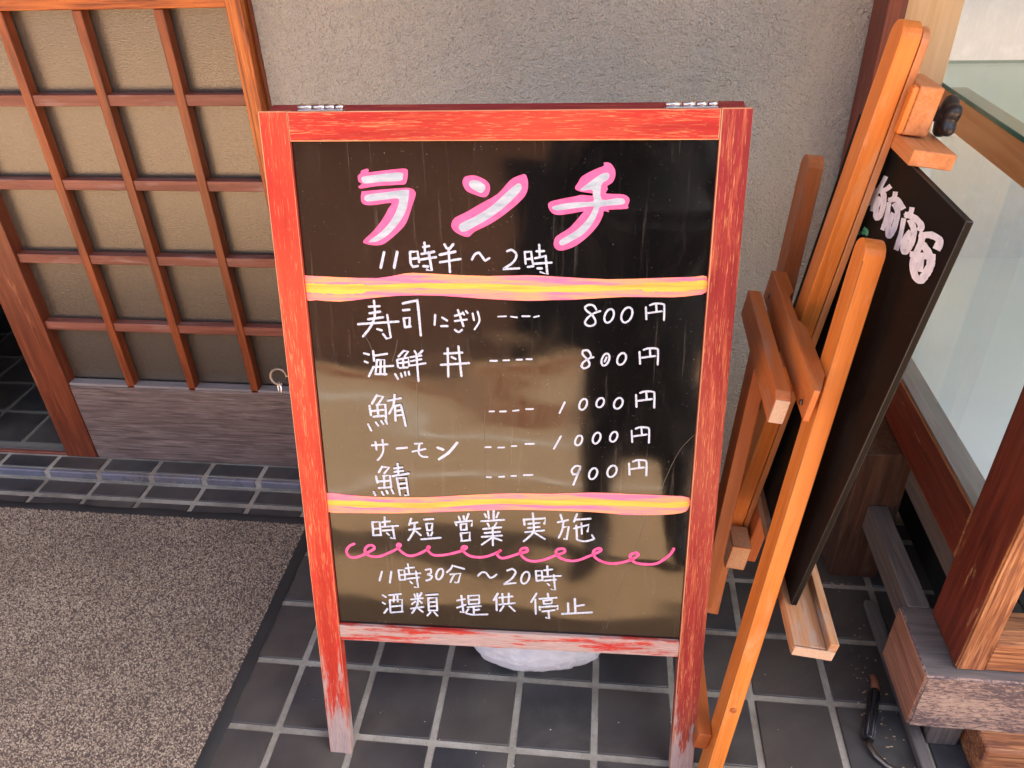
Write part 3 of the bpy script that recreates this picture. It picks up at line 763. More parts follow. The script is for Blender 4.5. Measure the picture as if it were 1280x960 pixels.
def carpet():
    rnd = random.Random(3)
    verts, faces, tone = [], [], []
    n = 135000
    x0, x1, y0, y1 = -1.18, XR - .027, -.30, YT - .027
    for _ in range(n):
        x = rnd.uniform(x0, x1); y = rnd.uniform(y0, y1)
        a = rnd.gauss(.55, .4)
        L_ = rnd.uniform(.0022, .0046) * .5; w_ = rnd.uniform(.0007, .0011); h = rnd.uniform(.0020, .0034)
        c, s = math.cos(a), math.sin(a)
        b0 = len(verts)
        for u_, v_, hh in ((-1, -1, 0), (-1, 1, 0), (-.35, -1, h), (-.35, 1, h), (.35, -1, h), (.35, 1, h), (1, -1, 0), (1, 1, 0)):
            px, py = u_ * L_, v_ * w_ * (1 if hh == 0 else .75)
            verts.append((x + px * c - py * s, y + px * s + py * c, .0036 + hh))
        faces += [(b0, b0 + 2, b0 + 3, b0 + 1), (b0 + 2, b0 + 4, b0 + 5, b0 + 3), (b0 + 4, b0 + 6, b0 + 7, b0 + 5),
                  (b0, b0 + 6, b0 + 4, b0 + 2), (b0 + 1, b0 + 3, b0 + 5, b0 + 7)]
        t_ = min(1, max(0, rnd.choice((.08, .25, .45, .55, .7, .8)) + rnd.gauss(0, .08)))
        tone += [t_] * 5
    me = poly_mesh('pile', verts, faces)
    at = me.attributes.new('tone', 'FLOAT', 'FACE')
    at.data.foreach_set('value', tone)
    return me


o = link('pile', carpet(), None, (carpet_mat('carpet', True),)); put(o, mat, Matrix.Identity(4)); tag(o, kind='stuff')
# small litter on the mat and tiles
def litter(name, spots, size, matl, parent=None, label=None, cat=None):
    verts, faces = [], []
    rnd = random.Random(11)
    for (x, y, z) in spots:
        r = size * rnd.uniform(.5, 1.2); a = rnd.uniform(0, 6.28); b0 = len(verts)
        for k in range(5):
            rr = r * rnd.uniform(.6, 1.2)
            verts.append((x + rr * math.cos(a + k * 1.256), y + rr * .6 * math.sin(a + k * 1.256), z + rnd.uniform(.0003, .0016)))
        verts.append((x, y, z + size * .6))
        for k in range(5): faces.append((b0 + k, b0 + (k + 1) % 5, b0 + 5))
    return link(name, poly_mesh(name, verts, faces), None, (matl,))


# ------------------------------------------------------------------ A-frame menu board
fo = V((0.11467521, -0.0359416, 0.0))
ph, th = 0.02476796, 0.23713151
fu = V((math.cos(ph), math.sin(ph), 0))
bk = V((-math.sin(ph), math.cos(ph), 0))
fv = (V((0, 0, 1)) * math.cos(th) + bk * math.sin(th))
fn = fu.cross(fv)                       # towards the street
FW, FH, FA, FB, FC, FD = .6598, 1.1212, .0400, .0397, .2538, .2845
FT = .022
sign = thing('menu_board', tuple(fo), 'red A-frame menu board with glossy black panel and hand lettered lunch prices', 'signboard')
ax = (fu, fv, fn)
mw = M['red_wear']
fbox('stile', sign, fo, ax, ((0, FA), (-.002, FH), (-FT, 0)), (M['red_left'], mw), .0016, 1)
fbox('stile', sign, fo, ax, ((FW - FA, FW), (-.002, FH), (-FT, 0)), (M['red_right_shade'], mw), .0016, 1)
fbox('top_rail', sign, fo, ax, ((FA + .0004, FW - FA - .0004), (FH - FB, FH - .0006), (-FT, -.0006)), (M['red_top'], mw), .0014, 0)
fbox('bottom_rail', sign, fo, ax, ((FA + .0004, FW - FA - .0004), (FC, FD), (-FT, -.0008)), (M['red_bottom'], M['red_bottom']), .0016, 0)
panel = fbox('panel', sign, fo, ax, ((FA - .004, FW - FA + .004), (FD - .004, FH - FB + .004), (-.0145, -.0080)), (M['panel'],), 0, 0)


def clean(pts, closed=False):
    out = []
    for p in pts:
        if not out or (out[-1] - p).length > 1e-6: out.append(p)
    return out


def spline(pts, sub=5):
    if len(pts) < 3: return pts
    out = []
    for i in range(len(pts) - 1):
        p0 = pts[max(i - 1, 0)]; p1 = pts[i]; p2 = pts[i + 1]; p3 = pts[min(i + 2, len(pts) - 1)]
        turn = 0
        for k in range(sub):
            t_ = k / sub
            out.append(.5 * ((2 * p1) + (-p0 + p2) * t_ + (2 * p0 - 5 * p1 + 4 * p2 - p3) * t_ * t_ + (-p0 + 3 * p1 - 3 * p2 + p3) * t_ ** 3))
    out.append(pts[-1])
    return out


def sharp_split(pts):
    """keep square corners square, round the gentle ones"""
    segs, cur = [], [pts[0]]
    for i in range(1, len(pts)):
        cur.append(pts[i])
        if i < len(pts) - 1:
            a_ = (pts[i] - pts[i - 1]); b_ = (pts[i + 1] - pts[i])
            if a_.length > 1e-6 and b_.length > 1e-6 and a_.angle(b_) > 1.15:
                segs.append(cur); cur = [pts[i]]
    segs.append(cur)
    out = []
    for s in segs: out += spline(s)
    return clean(out)


def ribbon(verts, faces, pts, w, z, rnd, cap=True):
    pts = clean(pts)
    if len(pts) < 2: return
    b0 = len(verts)
    n = len(pts)
    hw = w / 2
    for i, p in enumerate(pts):
        d = (pts[min(i + 1, n - 1)] - pts[max(i - 1, 0)])
        if d.length < 1e-9: d = V((1, 0))
        d.normalize()
        nn = V((-d.y, d.x))
        h = hw * rnd.uniform(.88, 1.08)
        verts.append((p.x + nn.x * h, p.y + nn.y * h, z)); verts.append((p.x - nn.x * h, p.y - nn.y * h, z))
    for i in range(n - 1):
        faces.append((b0 + 2 * i, b0 + 2 * i + 1, b0 + 2 * i + 3, b0 + 2 * i + 2))
    if not cap: return
    for p, dd, k in ((pts[0], pts[0] - pts[1], 0), (pts[-1], pts[-1] - pts[-2], 1)):
        dd = dd.normalized(); a0 = math.atan2(dd.y, dd.x); c0 = len(verts)
        for j in range(9):
            a_ = a0 - math.pi / 2 + math.pi * j / 8
            verts.append((p.x + math.cos(a_) * hw * .96, p.y + math.sin(a_) * hw * .96, z + .00003))
        faces.append(tuple(range(c0, c0 + 9)))


def pl(flat): return [V((flat[i] * 1e-4, flat[i + 1] * 1e-4)) for i in range(0, len(flat), 2)]


Bp = Matrix((fu, fv, fn)).transposed().to_4x4(); Bp.translation = fo - fn * .00795
rnd = random.Random(5)
for w_, strokes in CHARACTERS:
    verts, faces = [], []
    pts0 = [p for s in strokes for p in pl(s)]
    c = V((sum(p.x for p in pts0) / len(pts0), sum(p.y for p in pts0) / len(pts0)))
    for k, s in enumerate(strokes):
        ribbon(verts, faces, sharp_split([p - c for p in pl(s)]), w_ * .80e-4, .00012 * k, rnd)
    o = link('character', poly_mesh('character', verts, faces), None, (M['ink_white'],))
    put(o, panel, Bp @ Matrix.Translation((c.x, c.y, .0001)))


def fill(name, flat, z, mt, th_=0.0, smooth=3, parent=None, lab=None):
    pts = pl(flat)
    if smooth:
        cl = pts + [pts[0]]
        q = []
        n = len(pts)
        for i in range(n):
            p0, p1, p2, p3 = pts[i - 1], pts[i], pts[(i + 1) % n], pts[(i + 2) % n]
            for k in range(smooth):
                t_ = k / smooth
                q.append(.5 * ((2 * p1) + (-p0 + p2) * t_ + (2 * p0 - 5 * p1 + 4 * p2 - p3) * t_ * t_ + (-p0 + 3 * p1 - 3 * p2 + p3) * t_ ** 3))
        pts = q
    tris = tessellate_polygon([[p.to_3d() for p in pts]])
    o = link(name, poly_mesh(name, [(p.x, p.y, 0) for p in pts], [tuple(t_) for t_ in tris]), None, (mt,))
    put(o, panel, Bp @ Matrix.Translation((0, 0, z)))
    if lab: o['label'] = lab
    return o


for fl in PINK_OUTLINES: fill('pink_outline', fl, .0001, M['ink_pink'])
for fl in WHITE_FILLS: fill('white_stroke', fl, .0003, M['ink_fill'])
verts, faces = [], []
ribbon(verts, faces, spline(pl(SQUIGGLE[1]), 4), SQUIGGLE[0] * 1e-4, 0, rnd)
o = link('squiggle_line', poly_mesh('squiggle', verts, faces), None, (M['ink_squiggle'],)); put(o, panel, Bp @ Matrix.Translation((0, 0, .0002)))
for bi, (top, bot) in enumerate(BANDS):
    fill('marker_band', top + bot, .0005, M['ink_salmon'], smooth=2)
    # yellow streaks laid along the middle of the band
    tp, bt = pl(top), pl(bot)
    x0, x1 = tp[0].x + .006, tp[-1].x - .004
    def at(L_, x):
        for a_, b_ in zip(L_[:-1], L_[1:]):
            lo_, hi_ = (a_, b_) if a_.x <= b_.x else (b_, a_)
            if lo_.x <= x <= hi_.x and hi_.x > lo_.x: return lo_.y + (hi_.y - lo_.y) * (x - lo_.x) / (hi_.x - lo_.x)
        return L_[0].y if abs(L_[0].x - x) < abs(L_[-1].x - x) else L_[-1].y
    for k, (f0, f1, wd) in enumerate(((0, 1, (.0074, .0092)[bi]), (.0, .62, .0042), (.3, 1.0, .0046), (.0, .14, (.015, .004)[bi]), (.86, 1.0, (.013, .0035)[bi]))):
        pts = []
        off = (0, -.12, .10, .0, .05)[k]
        for i in range(25):
            x = x0 + (x1 - x0) * (f0 + (f1 - f0) * i / 24)
            a_, b_ = at(tp, x), at(bt, x)
            pts.append(V((x, (a_ + b_) / 2 + (a_ - b_) * (off * .5 + (.05 if k < 3 else .0) * math.sin(i * .7 + k * 2)))))
        verts, faces = [], []
        ribbon(verts, faces, pts, wd, 0, rnd)
        o = link('yellow_streak', poly_mesh('streak', verts, faces), None, (M['ink_yellow'],))
        put(o, panel, Bp @ Matrix.Translation((0, 0, .0007 + .0001 * k)))

for sc in SCRATCHES:
    verts, faces = [], []
    ribbon(verts, faces, spline(pl(sc), 6), .0007, 0, rnd)
    o = link('scratch', poly_mesh('scratch', verts, faces), None, (plain('scratch_grey', (.10, .09, .08), .7, bump=0) if 'scratch_grey' not in bpy.data.materials else bpy.data.materials['scratch_grey'],))
    put(o, panel, Bp @ Matrix.Translation((0, 0, .0001)))
# rear frame, leaning the other way
th2 = math.radians(11.5)
rtop = fo + fv * (FH - .001) - fn * (FT + .003)
rv = (V((0, 0, 1)) * math.cos(th2) - bk * math.sin(th2))
rn = fu.cross(rv)
RH = rtop.z / math.cos(th2)
ro = rtop - rv * RH
rax = (fu, rv, rn)
xo = .0045
fbox('rear_stile', sign, ro, rax, ((xo, xo + FA), (.002, RH), (-FT, 0)), (M['red_dark'], M['red_dark']), .0016, 1)
fbox('rear_stile', sign, ro, rax, ((FW - FA - xo, FW - xo), (.002, RH), (-FT, 0)), (M['red_dark'], M['red_dark']), .0016, 1)
fbox('rear_rail', sign, ro, rax, ((xo + FA + .0005, FW - FA - xo - .0005), (RH - FB, RH - .0008), (-FT, -.0006)), (M['red_dark'], M['red_dark']), .0014, 0)
fbox('rear_rail', sign, ro, rax, ((xo + FA + .0005, FW - FA - xo - .0005), (.25, .285), (-FT, -.0006)), (M['red_dark'], M['red_dark']), .0014, 0)
fbox('rear_panel', sign, ro, rax, ((xo + FA - .004, FW - FA - xo + .004), (.281, RH - FB + .004), (-.016, -.009)), (M['black_plastic'],), 0, 0)
# hinges
for u0, u1 in ((.053, .116), (.549, .616)):
    hc = fo + fv * (FH + .0025) - fn * (FT * .62)
    hg = fbox('hinge', sign, hc, (fu, fv, fn), ((u0, u1), (-.0028, -.0012), (-.018, .006)), (M['steel'],), .0004, 0)
    L_ = u1 - u0
    cuts = [(0, .30), (.335, .58), (.60, .80), (.83, 1.0)]
    for a_, b_ in cuts:
        o = link('hinge_knuckle', tube_mesh([hc + fu * (u0 + L_ * a_) + fv * .0020 - fn * .0, hc + fu * (u0 + L_ * b_) + fv * .0020], .0040, 12), None, (M['steel'],))
        put(o, hg, Matrix.Identity(4))
    for a_ in (.15, .5, .85):
        o = link('screw', tube_mesh([hc + fu * (u0 + L_ * a_) - fn * .011 - fv * .0014, hc + fu * (u0 + L_ * a_) - fn * .011 - fv * .0002], .0026, 10), None, (M['steel'],))
        put(o, hg, Matrix.Identity(4))
# screw eye and ring on the left edge
hv = .7355
hc = fo + fv * hv - fn * .011
pts = [hc + fu * .001, hc - fu * .006]
for k in range(0, 13):
    a_ = math.radians(-25 + k * 27)
    pts.append(hc + fu * (-.0185 + .0125 * math.cos(a_)) + fv * (-.0005 + .0125 * math.sin(a_)) + fn * (.0007 * k * .4))
eye = link('screw_eye', tube_mesh(pts, .0020, 10), None, (M['rust_steel'],)); put(eye, sign, Matrix.Identity(4))
rc = hc - fu * .0185 - fv * .0195 + fn * .002
pts = [rc + (fn * math.cos(a_ / 16 * 6.283) * .8 + fu * math.cos(a_ / 16 * 6.283) * .6) * .0085 + fv * math.sin(a_ / 16 * 6.283) * .0090 for a_ in range(17)]
ring = link('hook_ring', tube_mesh(pts, .0016, 8, False), None, (M['steel'],)); put(ring, sign, Matrix.Identity(4))

# ------------------------------------------------------------------ weight bag behind the board
def bag():
    bm = bmesh.new()
    bmesh.ops.create_uvsphere(bm, u_segments=160, v_segments=80, radius=1)
    for v in bm.verts:
        x, y, z = v.co
        r = .5 + .5 * z
        k = 1 + .035 * math.sin(7 * math.atan2(y, x) + 3 * z) * r + .05 * mnoise.noise(V((x * 5, y * 5, z * 5))) + .03 * (1 - abs(mnoise.noise(V((x * 11 + 3, y * 5, z * 9))) * 2)) - .05 * math.exp(-((x - .55) / .03) ** 2)
        v.co = V((x * .125 * k + .02 * (x > 0) * x, y * .062 * k, (z if z > -.55 else -.55 - (z + .55) * .05) * .058 + .0325 + .006 * math.sin(x * 7) * r))
    for f in bm.faces: f.smooth = True
    me = bpy.data.meshes.new('bag'); bm.to_mesh(me); bm.free()
    return me


def cloth_mat():
    t = NT('white_cloth_bag')
    a = t.noise(t.coord((900, 60, 60)), 1.0, 2)
    f = t.noise(t.coord((1, 1, 1)), 30, 4)
    t.out(t.mix(t.rng(f, .3, .7), (.70, .70, .74), (.84, .84, .86)), .85)
    w1 = t.noise(t.coord((1, 900, 900)), 1.0, 2)
    wr = t.noise(t.coord((26, 12, 20)), 1.0, 4, .6, 1.0)
    t.bump(t.math('ADD', t.math('ADD', a, w1), t.math('MULTIPLY', wr, 5.0)), .6, .0016)
    return t.m


bg_ = link('weight_bag', bag(), None, (cloth_mat(),)); bg_.location = (.473, .222, .0); bg_.rotation_euler = (0, 0, math.radians(4))
tag(bg_, 'white cloth weight bag lying on the tiles beneath the red menu board', 'weight bag')

# ------------------------------------------------------------------ easel
ea = math.radians(7.5)
EO = V((.78, 0, 0)); En_ = V((math.cos(ea), 0, -math.sin(ea))); Eu = V((math.sin(ea), 0, math.cos(ea))); Ey = V((0, 1, 0))
def E3(n, y, u): return EO + En_ * n + Ey * y + Eu * u
easel = thing('easel', (.80, .2, 0), 'orange varnished wooden easel leaning beside the display window', 'easel')


def profile(name, parent, outline, n0, n1, mats, bev=.0015, grain_dir=None):
    """outline in easel plane (y,u) extruded from n0 to n1; local X follows grain_dir"""
    g = (grain_dir or (0, 1)); gx = (Ey * g[0] + Eu * g[1]).normalized()
    gz = En_.copy(); gy = gz.cross(gx)
    c = V((sum(p[0] for p in outline) / len(outline), sum(p[1] for p in outline) / len(outline)))
    oc = E3((n0 + n1) / 2, c.x, c.y)
    bm = bmesh.new()
    vs = []
    for n_ in (n0, n1):
        vs.append([])
        for y, u in outline:
            d = E3(n_, y, u) - oc
            vs[-1].append(bm.verts.new((d.dot(gx), d.dot(gy), d.dot(gz))))
    k = len(outline)
    bm.faces.new(vs[0]); bm.faces.new(vs[1][::-1])
    for i in range(k): bm.faces.new((vs[0][i], vs[1][i], vs[1][(i + 1) % k], vs[0][(i + 1) % k]))
    bmesh.ops.recalc_face_normals(bm, faces=bm.faces)
    if bev:
        r_ = bmesh.ops.bevel(bm, geom=list(bm.edges), offset=bev, segments=2, profile=.5, affect='EDGES')
        for f in r_['faces']: f.material_index = 1 if f.calc_area() > 1e-4 else 0
    me = bpy.data.meshes.new(name); bm.to_mesh(me); bm.free()
    o = link(name, me, None, mats)
    mt = Matrix((gx, gy, gz)).transposed().to_4x4(); mt.translation = oc
    return put(o, parent, mt)


def leg_outline(yl0, yr0, yl1, yr1, u0, u1, r=None):
    """from the foot (u0) to a rounded top (u1); yl = far edge, yr = near edge"""
    w_ = abs(yl1 - yr1) / 2; c = (yl1 + yr1) / 2
    pts = [(yr0, u0)]
    for k in range(0, 9):
        a_ = math.pi * k / 8
        pts.append((c - w_ * math.cos(a_), u1 - w_ * 0.9 + w_ * .9 * math.sin(a_)))
    pts.append((yl0, u0))
    return pts


wd = (M['easel'], M['easel'])
profile('front_leg', easel, leg_outline(-.016, -.062, .162, .118, .0, .964), 0.0, .026, (M['easel'], M['easel_seam']), .0012, (.17, .95))
profile('front_leg', easel, leg_outline(.262, .214, .508, .460, .16, .963), 0.0, .026, (M['easel_cross'], M['easel_cross']), .0012, (.25, .95))
profile('mast', easel, leg_outline(.295, .2505, .302, .258, .245, 1.197), 0.0, .0245, wd, .0012)
profile('mast_strip', easel, leg_outline(.294, .2520, .301, .2595, .300, 1.192), .0262, .0360, (M['easel_edge'], M['easel_edge']), .001)
def plan_bar(name, plan, u0, u1, rise, mats):
    bm = bmesh.new(); oc = E3(-.015, .2, (u0 + u1) / 2); k = len(plan)
    def lc(n_, y, u): d = E3(n_, y, u + rise * (y - .05)) - oc; return (d.dot(Ey), d.dot(Eu), d.dot(En_))
    lo_ = [bm.verts.new(lc(n_, y, u0)) for y, n_ in plan]; hi_ = [bm.verts.new(lc(n_, y, u1)) for y, n_ in plan]
    bm.faces.new(lo_); bm.faces.new(hi_[::-1])
    for i in range(k): bm.faces.new((lo_[i], lo_[(i + 1) % k], hi_[(i + 1) % k], hi_[i]))
    bmesh.ops.recalc_face_normals(bm, faces=bm.faces)
    bmesh.ops.bevel(bm, geom=list(bm.edges), offset=.0012, segments=2, profile=.5, affect='EDGES')
    me = bpy.data.meshes.new(name); bm.to_mesh(me); bm.free()
    o = link(name, me, None, mats); mt = Matrix((Ey, Eu, En_)).transposed().to_4x4(); mt.translation = oc
    return put(o, easel, mt)
plan_bar('crossbar', [(.052, -.024), (.052, -.016), (.095, -.0008), (.215, -.0008), (.235, -.0110), (.305, -.0110), (.325, -.0008), (.39, -.0008), (.39, -.026)], .737, .787, .03, (M['easel_cross'],) * 2)
profile('crossbar', easel, [(.080, .708), (.080, .748), (.092, .755), (.372, .765), (.372, .718)], -.058, -.037, (M['easel_cross'],) * 2, .0012, (1, 0))
profile('rear_leg', easel, [(.10, .30), (.145, .30), (.275, .71), (.225, .71)], -.054, -.032, (M['easel_dark'],) * 2, .0012, (.3, 1))
profile('crossbar', easel, [(-.02, .085), (-.02, .125), (.33, .125), (.33, .085)], -.024, -.001, (M['easel_dark'],) * 2, .0012, (1, 0))
hb = E3(.0135, -.0222, .207)
o = link('knot', tube_mesh([hb, hb - Ey * .0022], [.0062, .0045], 12), None, (M['easel_dark'],)); put(o, easel, Matrix.Identity(4))
for y_, u_, n_ in ((.075, .752, -.0265), (.36, .765, -.0265), (.0, .105, -.0245)):
    o = link('bolt', tube_mesh([E3(n_ - .0012, y_, u_), E3(n_ + .001, y_, u_)], .0042, 12), None, (M['rust_steel'],)); put(o, easel, Matrix.Identity(4))
o = fbox('end_cap', easel, E3(0, 0, 0), (En_, Ey, Eu), ((-.0570, -.0380), (.0788, .0798), (.7095, .7470)), (M['pale_end'],), 0, 2)
# clamp, knob and top holder on the mast
fbox('clamp_block', easel, E3(0, 0, 0), (En_, Ey, Eu), ((.0364, .068), (.238, .318), (1.0705, 1.132)), (M['easel_edge'], M['easel_edge']), .003, 1)
fbox('clamp_block', easel, E3(0, 0, 0), (En_, Ey, Eu), ((.0285, .036), (.236, .2495), (1.0715, 1.130)), (M['easel'], M['easel']), .002, 2)
holder = fbox('top_holder', easel, E3(0, 0, 0), (En_, Ey, Eu), ((.0364, .090), (.185, .285), (1.0475, 1.068)), (M['easel_edge'], M['easel_edge']), .002, 1)


def knob_mesh():
    bm = bmesh.new()
    prof = [(0.0, .0075), (.012, .0085), (.013, .014), (.017, .0245), (.0215, .0270), (.027, .0270), (.031, .0240), (.0325, .016)]
    N = 50; rings = []
    for x, r in prof:
        rings.append([])
        for k in range(N):
            a_ = 2 * math.pi * k / N
            rr = r * (1 + (.16 * (1 - 2 * abs(math.sin(2.5 * a_)) ** 3) if r > .02 else .04 * math.cos(5 * a_)))
            rings[-1].append(bm.verts.new((x, rr * math.cos(a_), rr * math.sin(a_))))
    for i in range(len(prof) - 1):
        for k in range(N):
            f = bm.faces.new((rings[i][k], rings[i + 1][k], rings[i + 1][(k + 1) % N], rings[i][(k + 1) % N])); f.smooth = True
    bm.faces.new(rings[0]); bm.faces.new(rings[-1][::-1])
    bmesh.ops.recalc_face_normals(bm, faces=bm.faces)
    me = bpy.data.meshes.new('knob'); bm.to_mesh(me); bm.free()
    return me


kme = knob_mesh()
kme.transform(Matrix.Diagonal((.95, .88, .88, 1)))
kn = link('clamp_knob', kme, None, (M['black_plastic'],))
mt = Matrix((En_, Ey, Eu)).transposed().to_4x4(); mt.translation = E3(.070, .262, 1.094); put(kn, easel, mt)
# ledge at the foot of the mast
fbox('ledge', easel, E3(0, 0, 0), (En_, Ey, Eu), ((.0365, .083), (-.060, .47), (.412, .432)), (M['tray'], M['tray']), .001, 1)
fbox('ledge_lip', easel, E3(0, 0, 0), (En_, Ey, Eu), ((.0835, .096), (-.062, .47), (.410, .446)), (M['tray'], M['tray']), .001, 1)
fbox('end_cap', easel, E3(0, 0, 0), (En_, Ey, Eu), ((.0375, .095), (-.0632, -.0621), (.4130, .4310)), (M['pale_end'],), 0, 0)
fbox('bracket', easel, E3(0, 0, 0), (En_, Ey, Eu), ((-.001, .034), (.195, .2500), (.305, .360)), (M['end_grain'], M['easel_dark']), .002, 1)
fbox('bracket', easel, E3(0, 0, 0), (En_, Ey, Eu), ((.037, .060), (.225, .330), (.30, .4115)), (M['easel_dark'], M['easel_dark']), .002, 2)

# blackboard standing on the ledge
bb = thing('blackboard', tuple(E3(.05, .23, .412)), 'tall black board with white bubble lettering propped on the orange easel', 'blackboard')


def board_black():
    t = NT('blackboard_face')
    v = t.coord((1, 1, 1))
    f = t.noise(v, 9, 5, .65, .5)
    t.out(t.mix(t.rng(f, .3, .8), (.0035, .003, .003), (.012, .010, .009)), t.rng(f, .3, .7, .5, .65), spec=.12)
    t.bump(t.noise(v, 180, 3), .1, .0008)
    return t.m


bp = fbox('board_panel', bb, E3(0, 0, 0), (En_, Ey, Eu), ((.0450, .0535), (.012, .445), (.4330, 1.0460)), (board_black(), M['black_plastic']), .001, 2)
bp2 = None
me = Matrix((Ey, Eu, -En_)).transposed().to_4x4()
me = Matrix((-Ey, Eu, -En_)).transposed().to_4x4(); me.translation = E3(.0448, 0, 0)
for k, (w_, fl) in enumerate(EASEL_WHITE + EASEL_GREEN):
    verts, faces = [], []
    pts = [V((fl[i] * .1, fl[i + 1] * .1)) for i in range(0, len(fl), 2)]
    ribbon(verts, faces, spline(pts, 5), w_ * .138, .00008 * k, rnd, cap=False)
    verts = [(-(EASEL_MAP[0] * x + EASEL_MAP[1] * y + EASEL_MAP[2]), EASEL_MAP[3] * x + EASEL_MAP[4] * y + EASEL_MAP[5], z) for x, y, z in verts]
    o = link('letter_stroke', poly_mesh('letter', verts, faces), None, (M['ink_board'] if k < len(EASEL_WHITE) else M['ink_green'],))
    put(o, bp, me)

# ------------------------------------------------------------------ display window
case = thing('display_window', (1.25, .45, 0), 'dark red timber display window with white interior and glass shelf', 'display window')
CX = 1.1938
R_ = (M['case_red'], M['case_worn'])
abox('corner_post', case, (CX, 1.2385), (.0810, .1975), (.2185, 2.1), (M['case_red'], M['case_worn']), 2, .003)
abox('corner_post_face', case, (CX + .002, 1.2375), (.0785, .0808), (.2190, 2.1), (M['case_worn'], M['case_worn']), 2, .0008)
abox('front_rail', case, (1.2390, 2.4), (.0795, .150), (.2188, .285), (M['case_worn'], M['case_worn']), 0, .002)
abox('front_rail', case, (1.2390, 2.4), (.0830, .150), (1.86, 1.95), (M['case_red'],), 0, .002)
abox('side_sill', case, (CX + .0002, 1.2410), (.1980, .7600), (.3550, .4650), (M['case_red'], M['case_worn']), 1, .004)
abox('sill_cap', case, (CX + .003, 1.2400), (.1985, .7600), (.4655, .4690), (M['sill_grey'], M['sill_grey']), 1, .001)
abox('inner_skirt', case, (1.2180, 1.2400), (.1985, .76), (.27, .3545), (M['case_grey'], M['case_grey']), 1, .001)
abox('side_rail', case, (CX, 1.2380), (.1980, .7600), (.9400, .9955), (M['pine_orange'], M['pine_orange']), 1, .002)
abox('back_post', case, (1.0405, 1.0730), (.6775, .7600), (-.0, 2.1), (M['case_red'], M['case_red']), 2, .002)
abox('back_post', case, (1.0735, 1.1380), (.7400, .8200), (.0, 2.1), (M['pine'], M['pine']), 2, .002)
abox('back_post', case, (1.1385, 1.1935), (.7600, .8300), (.0, 2.1), (M['pine'], M['pine']), 2, .002)
abox('back_plank', case, (1.1180, 1.2220), (.4800, .6600), (0, .352), (M['case_brown_shade'], M['case_brown_shade']), 2, .004)
abox('display_floor', case, (1.2415, 2.4), (.1510, 1.200), (.440, .4640), (M['white_board'],), 0, 0)
abox('back_panel', case, (1.10, 2.45), (1.2005, 1.23), (.30, 1.95), (M['white_cloth_wall'],), 0, 0)
abox('back_panel', case, (1.10, 1.1375), (.8310, 1.2000), (.30, 1.95), (M['white_cloth_wall'],), 0, 0)
abox('case_ceiling', case, (1.10, 2.45), (.15, 1.23), (1.955, 2.0), (M['white_board'],), 0, 0)
abox('end_panel', case, (2.42, 2.45), (.15, 1.200), (.0, 1.95), (M['white_board'],), 0, 0)
abox('void_sheet', case, (1.335, 1.345), (.1510, .7995), (.0, .299), (M['void_black'],), 1, 0)  # black sheet in place of the deep shade under the window
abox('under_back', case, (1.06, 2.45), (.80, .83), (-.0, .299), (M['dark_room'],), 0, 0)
sh = abox('glass_shelf', case, (1.1945, 2.40), (.170, .955), (.9965, 1.0025), (M['shelf_glass'], M['shelf_glass']), 0, 0)
abox('shelf_edge', case, (1.1925, 1.1943), (.170, .955), (.9960, 1.0030), (M['glass_edge'],), 1, 0)
abox('shelf_edge', case, (1.1945, 2.40), (.9551, .9560), (.9965, 1.0025), (M['glass_edge'],), 0, 0)
abox('side_pane', case, (1.2150, 1.2160), (.1985, .7590), (.4695, .9395), (M['glass'],), 0, 0)
abox('front_pane', case, (1.2400, 2.40), (.1100, .1130), (.2855, 1.8595), (M['glass'],), 0, 0)
# sill beams and base
ft = thing('base_timber', (1.3, .2, 0), 'weathered grey timber base blocks beneath the display window', 'timber base')
abox('front_beam', ft, (1.1430, 2.4), (.0600, .2090), (.0830, .2165), (M['case_grey'], M['block_face']), 0, .003)
fbox('front_beam_face', ft, (0, 0, 0), XYZ, ((1.1460, 2.4), (.0582, .0598), (.0850, .2145)), (M['block_face'],), .0, 0)
fbox('beam_end', ft, (0, 0, 0), XYZ, ((1.1412, 1.1428), (.0625, .2065), (.0855, .2140)), (M['block_end'],), .0, 1)
abox('side_beam', ft, (1.1570, 1.1970), (.2095, .4795), (.1550, .2170), (M['case_grey'], M['case_grey']), 1, .003)
abox('floor_beam', ft, (1.1720, 1.1950), (-.30, .40), (.0, .018), (M['case_grey'], M['case_grey']), 1, .003)
abox('leg_block', ft, (1.200, 1.255), (.080, .190), (.0, .0828), (M['case_grey'], M['case_grey']), 2, .004)
abox('leg_block', ft, (1.262, 1.45), (.020, .140), (.0, .0826), (M['case_worn'], M['case_worn']), 0, .006)

# small dark handled tool on the tiles
tool = thing('door_stop_tool', (1.11, .12, 0), 'ribbed black handle with bent silver rod lying by the window base', 'tool')
a_, b_ = V((1.1345, .175, .011)), V((1.0960, .072, .011))
N = 24
hd = []
pts = [a_.lerp(b_, k / N) for k in range(N + 1)]
o = link('handle', tube_mesh(pts, [.0088 if k % 2 else .0098 for k in range(N + 1)], 14), None, (M['black_plastic'],)); put(o, tool, Matrix.Identity(4))
for k in range(6):
    an = k * math.pi / 3
    d_ = (b_ - a_).normalized(); s_ = d_.cross(V((0, 0, 1))); off_ = s_ * math.cos(an) * .0088 + V((0, 0, 1)) * math.sin(an) * .0088
    o = link('rib', tube_mesh([a_ + off_ + d_ * .004, b_ + off_ - d_ * .004], .0020, 6), None, (M['black_plastic'],)); put(o, tool, Matrix.Identity(4))
o = link('rod', tube_mesh([b_, b_ + V((-.001, -.012, 0)), b_ + V((.006, -.03, -.002)), b_ + V((.02, -.045, -.003)), b_ + V((.05, -.07, -.004))], .0050, 12), None, (M['rust_steel'],)); put(o, tool, Matrix.Identity(4))
